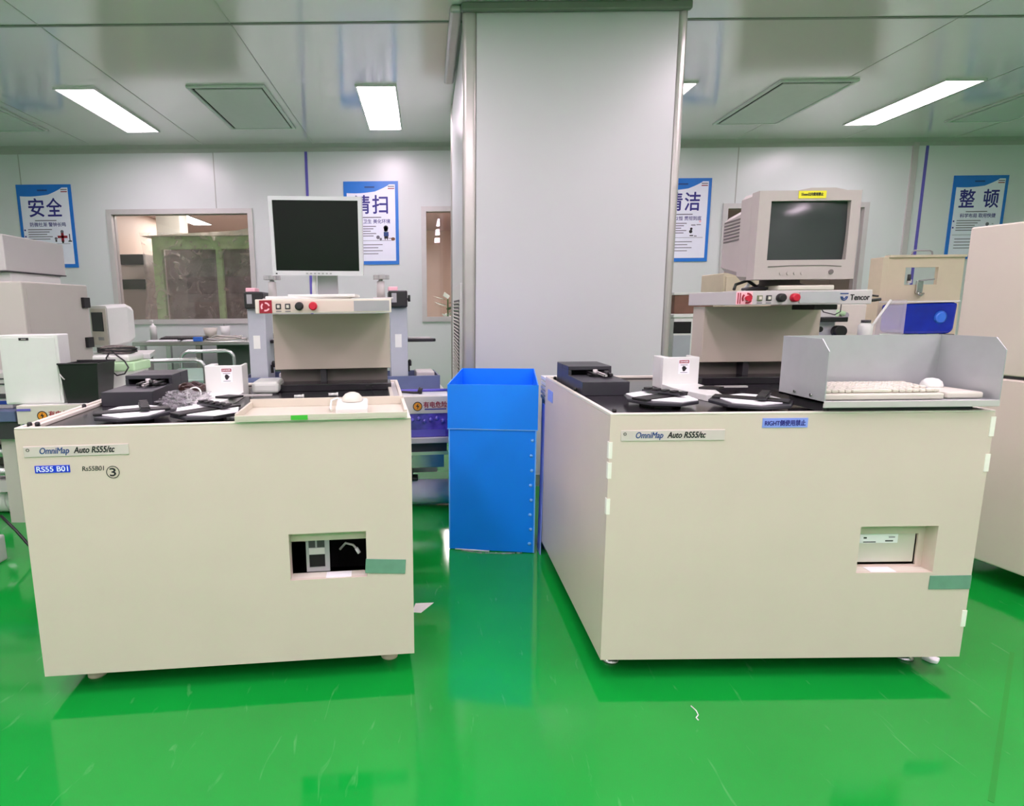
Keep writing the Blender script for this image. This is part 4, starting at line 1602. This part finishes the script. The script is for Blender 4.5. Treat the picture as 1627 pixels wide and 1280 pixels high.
m.lathe([(.04, 0), (.055, .14), (.053, .14), (.039, .004)], (0, 0, 0), WHITE)
m.build('cup_body', t)
t = thing('white_beaker', 'white wide beaker left of the cup on the stainless table', 'beaker', (-2.36, 6.45, .8805))
m = MB()
m.lathe([(.05, 0), (.075, .12), (.073, .12), (.048, .004)], (0, 0, 0), OFFW)
m.build('beaker_body', t)
for k, (x, y, w, d, rz, mt, lab) in enumerate(((-2.86, 6.0, .30, .12, .05, PAPER, 'white paper sheets in front of the black keyboard'),
                                               (-2.50, 6.0, .16, .10, -.1, PAPER, 'white crumpled paper left of the blue pack'))):
    m = MB()
    m.box(0, w, 0, d, 0, .006, mt)
    m.box(.01, w - .03, .01, d, .0062, .012, mt)
    o = m.build('paper_stack')
    o.location = (x, y, .8805)
    o.rotation_euler = (0, 0, rz)
    tag(o, lab, 'paper')
m = MB()
m.box(0, .085, 0, .05, 0, .045, LBLUE, .005)
o = m.build('blue_pack')
o.location = (-2.37, 5.97, .8805)
tag(o, 'small bright blue pack on the front edge of the stainless table', 'pack')
m = MB()
for k in range(10):
    a0 = random.uniform(0, 6.28)
    m.tube([(.2 + .2 * cos(a0 + j * .45) * (1 - .04 * k), .12 + .06 * sin(a0 + j * .45 + k), .012 + .004 * k + .008 * sin(j * 1.3 + k)) for j in range(9)], .006, (OFFW, WHITE, GREYL)[k % 3], 6)
o = m.build('white_cables')
o.location = (-2.27, 6.0, .8805)
tag(o, 'tangle of pale cables on the right half of the stainless table', 'cable')
t = thing('stacked_devices', 'dark stacked devices with hooked cable at the right end of the stainless table', 'device', (-1.80, 6.02, .8805))
m = MB()
m.box(0, .34, 0, .3, 0.0, .03, BLACK, .004)
m.build('lower_unit', t)
B(.02, .34, .01, .3, .0305, .06, DARK, .004).build('upper_unit', t)
MB().tube([(.02, .15, .06), (.0, .16, .13), (.03, .16, .18), (.08, .16, .19), (.12, .16, .15), (.13, .15, .065)], .008, BLACK, 8).build('cable', t)

# trolley with tube handles
t = thing('handle_trolley', 'steel trolley with two tube handles and pale green deck behind the left machine', 'trolley', (-2.06, 4.26, 0), R(8))
B(-.01, .47, .0, .95, .66, .685, mat('pale_green_deck', (150, 188, 168), .25), .004).build('deck', t)
B(-.012, .472, -.012, -.0005, .62, .66, BENCHB).build('front_edge', t)
B(-.01, .47, .0, .95, .25, .27, BENCHB).build('lower_deck', t)
MB().tube(arch_tube(-.03, .43, .10, .835, -.03, .07), .016, STEEL, 12).build('handle', t)
MB().tube(arch_tube(0, .46, .10, .83, .975, .07), .016, STEEL, 12).build('handle', t)
for x0, y in ((-.03, -.03), (.43, -.03), (0, .975), (.46, .975)):
    for x in (x0,):
        m = MB()
        m.tube([(x - .012, y, .045), (x + .012, y, .045)], .045, RUBB, 16)
        m.box(x - .016, x + .016, y - .012, y + .012, .05, .11, STEEL)
        m.build('caster', t)

# ------------------------------------------------------------------ right background
t = thing('white_copier', 'white upright cabinet with dark slot just right of the column', 'copier', (1.93, 4.60, 0))
B(0, .30, 0, .5, .02, 1.10, WHITE, .008).build('housing', t)
B(-.01, .31, -.01, .5, 1.1005, 1.13, WHITE, .006).build('lid', t)
B(-.001, .135, -.004, -.0003, .98, 1.07, CAVE).build('dark_slot', t)
B(.0, .135, -.004, -.0003, .10, .965, TOWER).build('side_panel', t)
B(.19, .24, -.004, -.0003, .72, .85, GREY).build('grille', t)
for x in (.03, .27):
    for y in (.04, .46):
        MB().lathe([(.02, 0), (.02, .0198)], (x, y, 0), RUBB, 12).build('foot', t)
t = thing('cardboard_box', 'brown cardboard box on the white cabinet right of the column', 'box', (1.95, 4.66, 1.1305), R(-3))
B(0, .30, 0, .26, 0, .145, CARDB, .004).build('carton', t)
B(-.01, .31, -.01, .27, .1455, .165, WHITE, .004).build('lid', t)
t = thing('beige_locker', 'beige equipment locker standing behind the tube monitor', 'locker', (2.50, 5.02, 0))
B(0, .42, 0, .4, 0, 1.46, BEIGE, .008).build('body', t)
B(.02, .40, -.012, -.0005, .05, 1.43, BEIGE, .003).build('door', t)

t = thing('instrument_table', 'white topped table with instruments behind the aluminium shroud', 'table', (2.60, 4.0, 0))
B(0, 1.75, 0, .95, .88, .92, WHITE, .005).build('top', t)
for x in (.04, 1.66):
    for y in (.05, .85):
        B(x, x + .05, y, y + .05, 0, .8795, GREYL).build('leg', t)
B(.05, 1.7, .4, .9, .3, .32, GREYL).build('shelf', t)

t = thing('microscope', 'black and white microscope on a blue base under the right control bar', 'microscope', (2.86, 4.2, .9205))
B(-.12, .17, -.10, .16, 0, .035, BLUEI, .01).build('base', t)
B(-.10, .07, .02, .13, .0355, .30, WHITE, .012).build('body', t)
B(-.11, .10, -.06, .10, .15, .185, BLACK, .005).build('stage', t)
MB().cyl((-.03, -.08, .07), (.03, -.08, .07), .0, BLACK) if False else None
MB().tube([(.05, -.02, .085), (.05, -.075, .085)], .04, BLACK, 18).build('focus_knob', t)
MB().tube([(-.09, -.02, .10), (-.09, -.06, .10)], .02, BLACK, 14).build('side_knob', t)
MB().tube([(-.08, .0, .26), (-.02, -.03, .29), (.06, -.03, .28), (.08, 0, .22), (.02, -.03, .20), (-.06, -.03, .22), (-.07, 0, .26)], .004, DARK, 6).build('wire', t)
t = thing('squeeze_bottle', 'pale bottle with dark cap beside the microscope', 'bottle', (3.13, 4.2, .9205))
MB().lathe([(.045, 0), (.045, .12), (.03, .14)], (0, 0, 0), CLEARP).build('bottle_body', t)
MB().lathe([(.03, 0), (.03, .02)], (0, 0, .1405), DARK).build('cap', t)
t = thing('beige_panel_box', 'beige box with greenish tubes behind the pale bottle', 'box', (2.99, 4.45, .9205))
B(0, .32, 0, .2, 0, .27, OFFW, .006).build('body', t)
m = MB()
m.tube([(.06, -.015, .02), (.05, -.02, .12), (.09, -.02, .22), (.14, -.02, .20)], .02, GLASSG, 8)
m.cyl((.15, -.003, .19), (.15, -.03, .19), .022, GREY)
m.build('tubing', t)
t = thing('acrylic_shield', 'clear acrylic shield with a slanting white edge left of the blue tank', 'shield', (3.145, 4.26, .9205))
m = MB()
m.prism([(0, 0), (.31, 0), (.31, .30), (.19, .30)], 0, .006, ACRY)
m.T(Matrix(((1, 0, 0, 0), (0, 0, 1, 0), (0, 1, 0, 0), (0, 0, 0, 1))))
m.build('sheet', t)
m = MB()
m.tube([(.0, -.003, .0), (.19, -.003, .30)], .008, WHITE, 6)
m.build('white_edge', t)
t = thing('blue_tank', 'deep blue plastic tank lying on its side at the right of the instrument table', 'tank', (3.545, 4.40, .965))
m = MB()
prof = [(.0, .02), (.0, .225), (.41, .235), (.40, .03), (.37, .0), (.04, .0)]
m.prism(prof, 0, .22, DBLUE, .03).T(Matrix(((1, 0, 0, 0), (0, 0, 1, 0), (0, 1, 0, 0), (0, 0, 0, 1))))
m.build('shell', t)
MB().tube([(.285, -.001, .125), (.285, -.012, .125)], .05, LBLUE, 24, rads=[.05, .03]).build('round_highlight', t)  # light blue disc standing in for the round highlight on the tank
B(-.02, .42, .0, .22, .236, .246, WHITE, .003).build('top_edge', t)
B(.34, .40, -.01, .06, -.044, -.0005, BLACK, .004).build('tap', t)
m = MB()
m.box(.0, .30, .01, .20, -.044, -.0005, GLASSG)
m.build('cradle', t)
t = thing('beige_frame_box', 'beige upright panel with square cut-out and wire handle beside the right poster', 'panel', (3.61, 4.75, .9205))
MB().holed(.05, .66, .0, .63, .20, .46, .42, .555, 0, .03, BEIGE).build('face_panel', t)
B(0, .05, -.015, .12, 0, .635, BEIGE, .004).build('side_flange', t)
B(.05, .66, -.02, .04, .6305, .65, BEIGE, .003).build('top_flange', t)
MB().tube([(.24, .01, .65), (.245, .01, .675), (.26, .01, .685), (.38, .01, .685), (.40, .01, .675), (.405, .01, .65)], .006, GREY, 8).build('wire_handle', t)
m = MB()
m.box(.29, .34, -.02, -.0005, .35, .45, STEEL, .004)
m.tube([(.30, -.022, .45), (.42, -.022, .462)], .006, GREY, 8)
m.tube([(.30, -.024, .37), (.295, -.035, .345), (.32, -.035, .335), (.345, -.024, .35)], .008, STEEL, 8)
m.build('latch', t)
m = MB()
m.box(.215, .245, -.02, -.0005, .43, .46, GREYL, .003)
m.cyl((.225, -.012, .45), (.225, -.012, .5), .012, DARK)
m.build('hinge_clip', t)

# ------------------------------------------------------------------ large beige machine at the right edge
ang = math.atan2(-.974, .227)
t = thing('large_beige_machine', 'large beige two tier machine cut off by the right edge of the picture', 'machine', (2.345, 2.60, 0), ang)
m = MB()
m.box(0, 1.15, 0, .95, .09, .885, RML, .008)
m.build('lower_cabinet', t)
B(.01, 1.13, .01, .94, .8855, .897, DARK).build('dark_gap', t)
m = MB()
m.box(-.0, .30, .0, .93, .8975, 1.515, RMU, .006)
m.build('upper_housing', t)
m = MB()
m.box(.165, .30, .03, .93, 1.5155, 1.63, RMU, .006)
m.build('raised_hood', t)
m = MB()
m.box(.3005, 1.13, .02, .93, .8975, 1.63, RMU, .006)
m.build('front_housing', t)
for x in (.08, 1.05):
    for y in (.1, .85):
        MB().lathe([(.035, 0), (.035, .02), (.018, .03), (.018, .0898)], (x, y, 0), RUBB, 16).build('foot', t)

# ------------------------------------------------------------------ small things on the floor
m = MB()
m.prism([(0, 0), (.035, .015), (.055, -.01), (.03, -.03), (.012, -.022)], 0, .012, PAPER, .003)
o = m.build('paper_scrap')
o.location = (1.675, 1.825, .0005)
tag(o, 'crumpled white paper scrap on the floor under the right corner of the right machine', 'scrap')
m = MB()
m.prism([(-.068, 2.17), (-.055, 2.24), (.020, 2.245), (-.032, 2.165)], .0003, .0015, TABW)  # thin flat white polygon laid on the floor
o = m.build('flat_white_piece')
tag(o, 'flat white piece on the floor just right of the left machine', 'paper')
m = MB()
m.tube([(0, 0, .002), (.006, -.022, .002), (.004, -.04, .002), (-.008, -.052, .002), (-.006, -.062, .002)], .0018, PAPER, 6)
o = m.build('thread_scrap')
o.location = (.79, 1.60, .0)
tag(o, 'short white thread on the green floor in front of the right machine', 'thread')
m = MB()
m.box(-.006, .006, -.9, 0, .0, .0012, mat('floor_joint', (20, 140, 46), .2))
o = m.build('floor_joint_strip')
o.parent = bpy.data.objects['floor']
o.location = (2.02, 1.86, 0)
o.rotation_euler = (0, 0, R(-47))
